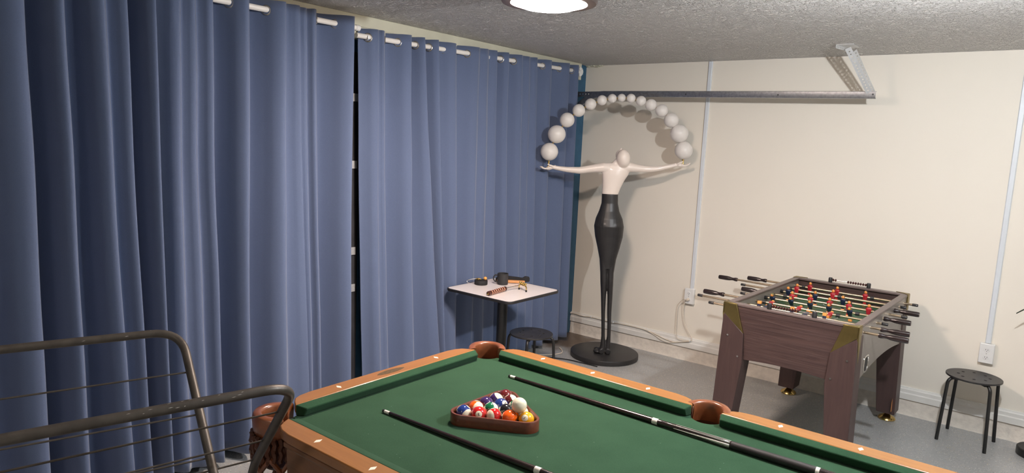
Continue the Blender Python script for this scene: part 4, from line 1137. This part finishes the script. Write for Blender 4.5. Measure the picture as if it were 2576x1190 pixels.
cable('cable', 'black cable running over the floor to the statue base', [(.28,-.90,.006),(.377,-.845,.006),(.492,-.79,.006),(.60,-.775,.006),(.70,-.765,.006),(.78,-.76,.006)], .0045, CABB)
cable('cable', 'cream cable curled on the floor beside the curtain hem', [(.08,-1.02,.006),(.18,-.95,.006),(.258,-.854,.006),(.33,-.76,.006),(.352,-.67,.006),(.31,-.60,.006),(.25,-.55,.006)], .0045, CABW)

# ---------------------------------------------------------------- folding metal rack in the foreground
A = Vector((1.362,-4.526,1.15)); B = Vector((2.062,-4.550,1.15))
dA = Vector((.250,.968,0)).normalized(); nA = Vector((.968,-.25,0)).normalized()
t = thing('drying_rack', 'worn dark iron folding drying rack with thin wires, in the foreground', 'drying rack', ((A.x+B.x)/2-.2, (A.y+B.y)/2-.7, 0))
org = Vector(t.location)
LEN = 1.5
def frame(P, k, sgn, r_, wires, dirv):
    """U-shaped tube: far post, top bar, near post; posts lean towards the other frame then drop to the floor"""
    P = P+Vector((0,0,0))
    def post(base):
        q1 = base + nA*sgn*k*.42 - Vector((0,0,.42))
        q2 = q1 + nA*sgn*.20 - Vector((0,0,q1.z-.012))
        return q1, q2
    e0 = P; e1_ = P - dirv*LEN
    a1, a2 = post(e0); b1, b2 = post(e1_)
    path = [a2, a1, e0, e1_, b1, b2]
    path = bend(path, .095, 8)
    fr = MB().tube([p-org for p in path], r_, 14).build('frame', IRON, t, ang=60)
    for m_ in wires:
        p = e0 + nA*sgn*k*m_ - Vector((0,0,m_)); q_ = e1_ + nA*sgn*k*m_ - Vector((0,0,m_))
        mid = (p+q_)/2 - Vector((0,0,.006))
        MB().tube([p-org, mid-org, q_-org], .0030, 8).build('wire', IRON, fr)
    for e_ in (a2, b2): MB().lathe([(.0005,0),(r_+.004,0),(r_+.004,.03),(r_,.035),(.0005,.035)], e_-org-Vector((0,0,.0115)), 16).build('rubber_foot', RUBBER, fr)
    return fr
fa = frame(A, 1.25, 1, .0135, (.105,.205,.300,.39), Vector((.291,.957,0)).normalized())
fb = frame(B, .98, -1, .0140, (.115,.255,.36), Vector((.219,.976,0)).normalized())
# worn bright chips on the bars
random.seed(3)
for fr, P, dv, r_ in ((fb, B, Vector((.219,.976,0)).normalized(), .0140),(fa, A, Vector((.291,.957,0)).normalized(), .0135)):
    b = MB()
    for i in range(16 if fr is fb else 4):
        s = random.uniform(.06,.42); a = random.uniform(.2,1.5); L = random.uniform(.002,.007)
        c = P - dv*s; side_ = nA*math.cos(a)+Vector((0,0,1))*math.sin(a)
        tv = nA*-math.sin(a)+Vector((0,0,1))*math.cos(a)
        w = random.uniform(.0006,.0016)
        q4 = [c+side_*(r_+.0002)+dv*L*u_+tv*w*v_ - org for u_,v_ in ((-1,-.3),(-.2,-1),(1,.2),(.1,1))]
        b.add(q4,[(0,1,2,3)])
    b.build('bare_chip', IRONCHIP, fr)

# ---------------------------------------------------------------- plant stand cut by the right edge
t = thing('artificial_plant', 'black weighted base and leaf tip cut off by the right edge', 'plant', (3.735,-.20,0))
MB().lathe([(.0005,.0),(.118,0),(.122,.004),(.122,.046),(.116,.052),(.0005,.052)], n=40).build('base', BLKMET, t)
MB().tube([(0,0,.05),(.01,.0,.5),(.02,.0,.93),(.0,-.01,1.1)], [.016,.012,.010,.006], 12).build('stem', BLKMET, t)
for k, (a, L, z0, dz) in enumerate(((188,.225,.94,-.035),(300,.25,1.0,.05),(60,.12,1.05,.12),(0,.26,.98,.02),(240,.16,1.08,.15),(110,.10,1.0,.2))):
    an = math.radians(a); d = Vector((math.cos(an),math.sin(an),0)); s_ = Vector((-d.y,d.x,0)); vs = []; fs = []
    S = 8
    for i in range(S+1):
        u_ = i/S; c = d*L*u_+Vector((0,0,z0+.10*math.sin(PI*u_)*.5+dz*u_)); w = .026*math.sin(PI*min(1,u_*.98+.02))**.8*(1-.3*u_)
        vs += [c-s_*w+Vector((0,0,.006)), c, c+s_*w+Vector((0,0,.006))]
    for i in range(S):
        for j in (0,1): fs.append((i*3+j,i*3+j+1,i*3+3+j+1,i*3+3+j))
    lf = MB().add(vs,fs).build('leaf', LEAF, t); sd = lf.modifiers.new('t','SOLIDIFY'); sd.thickness = .0012
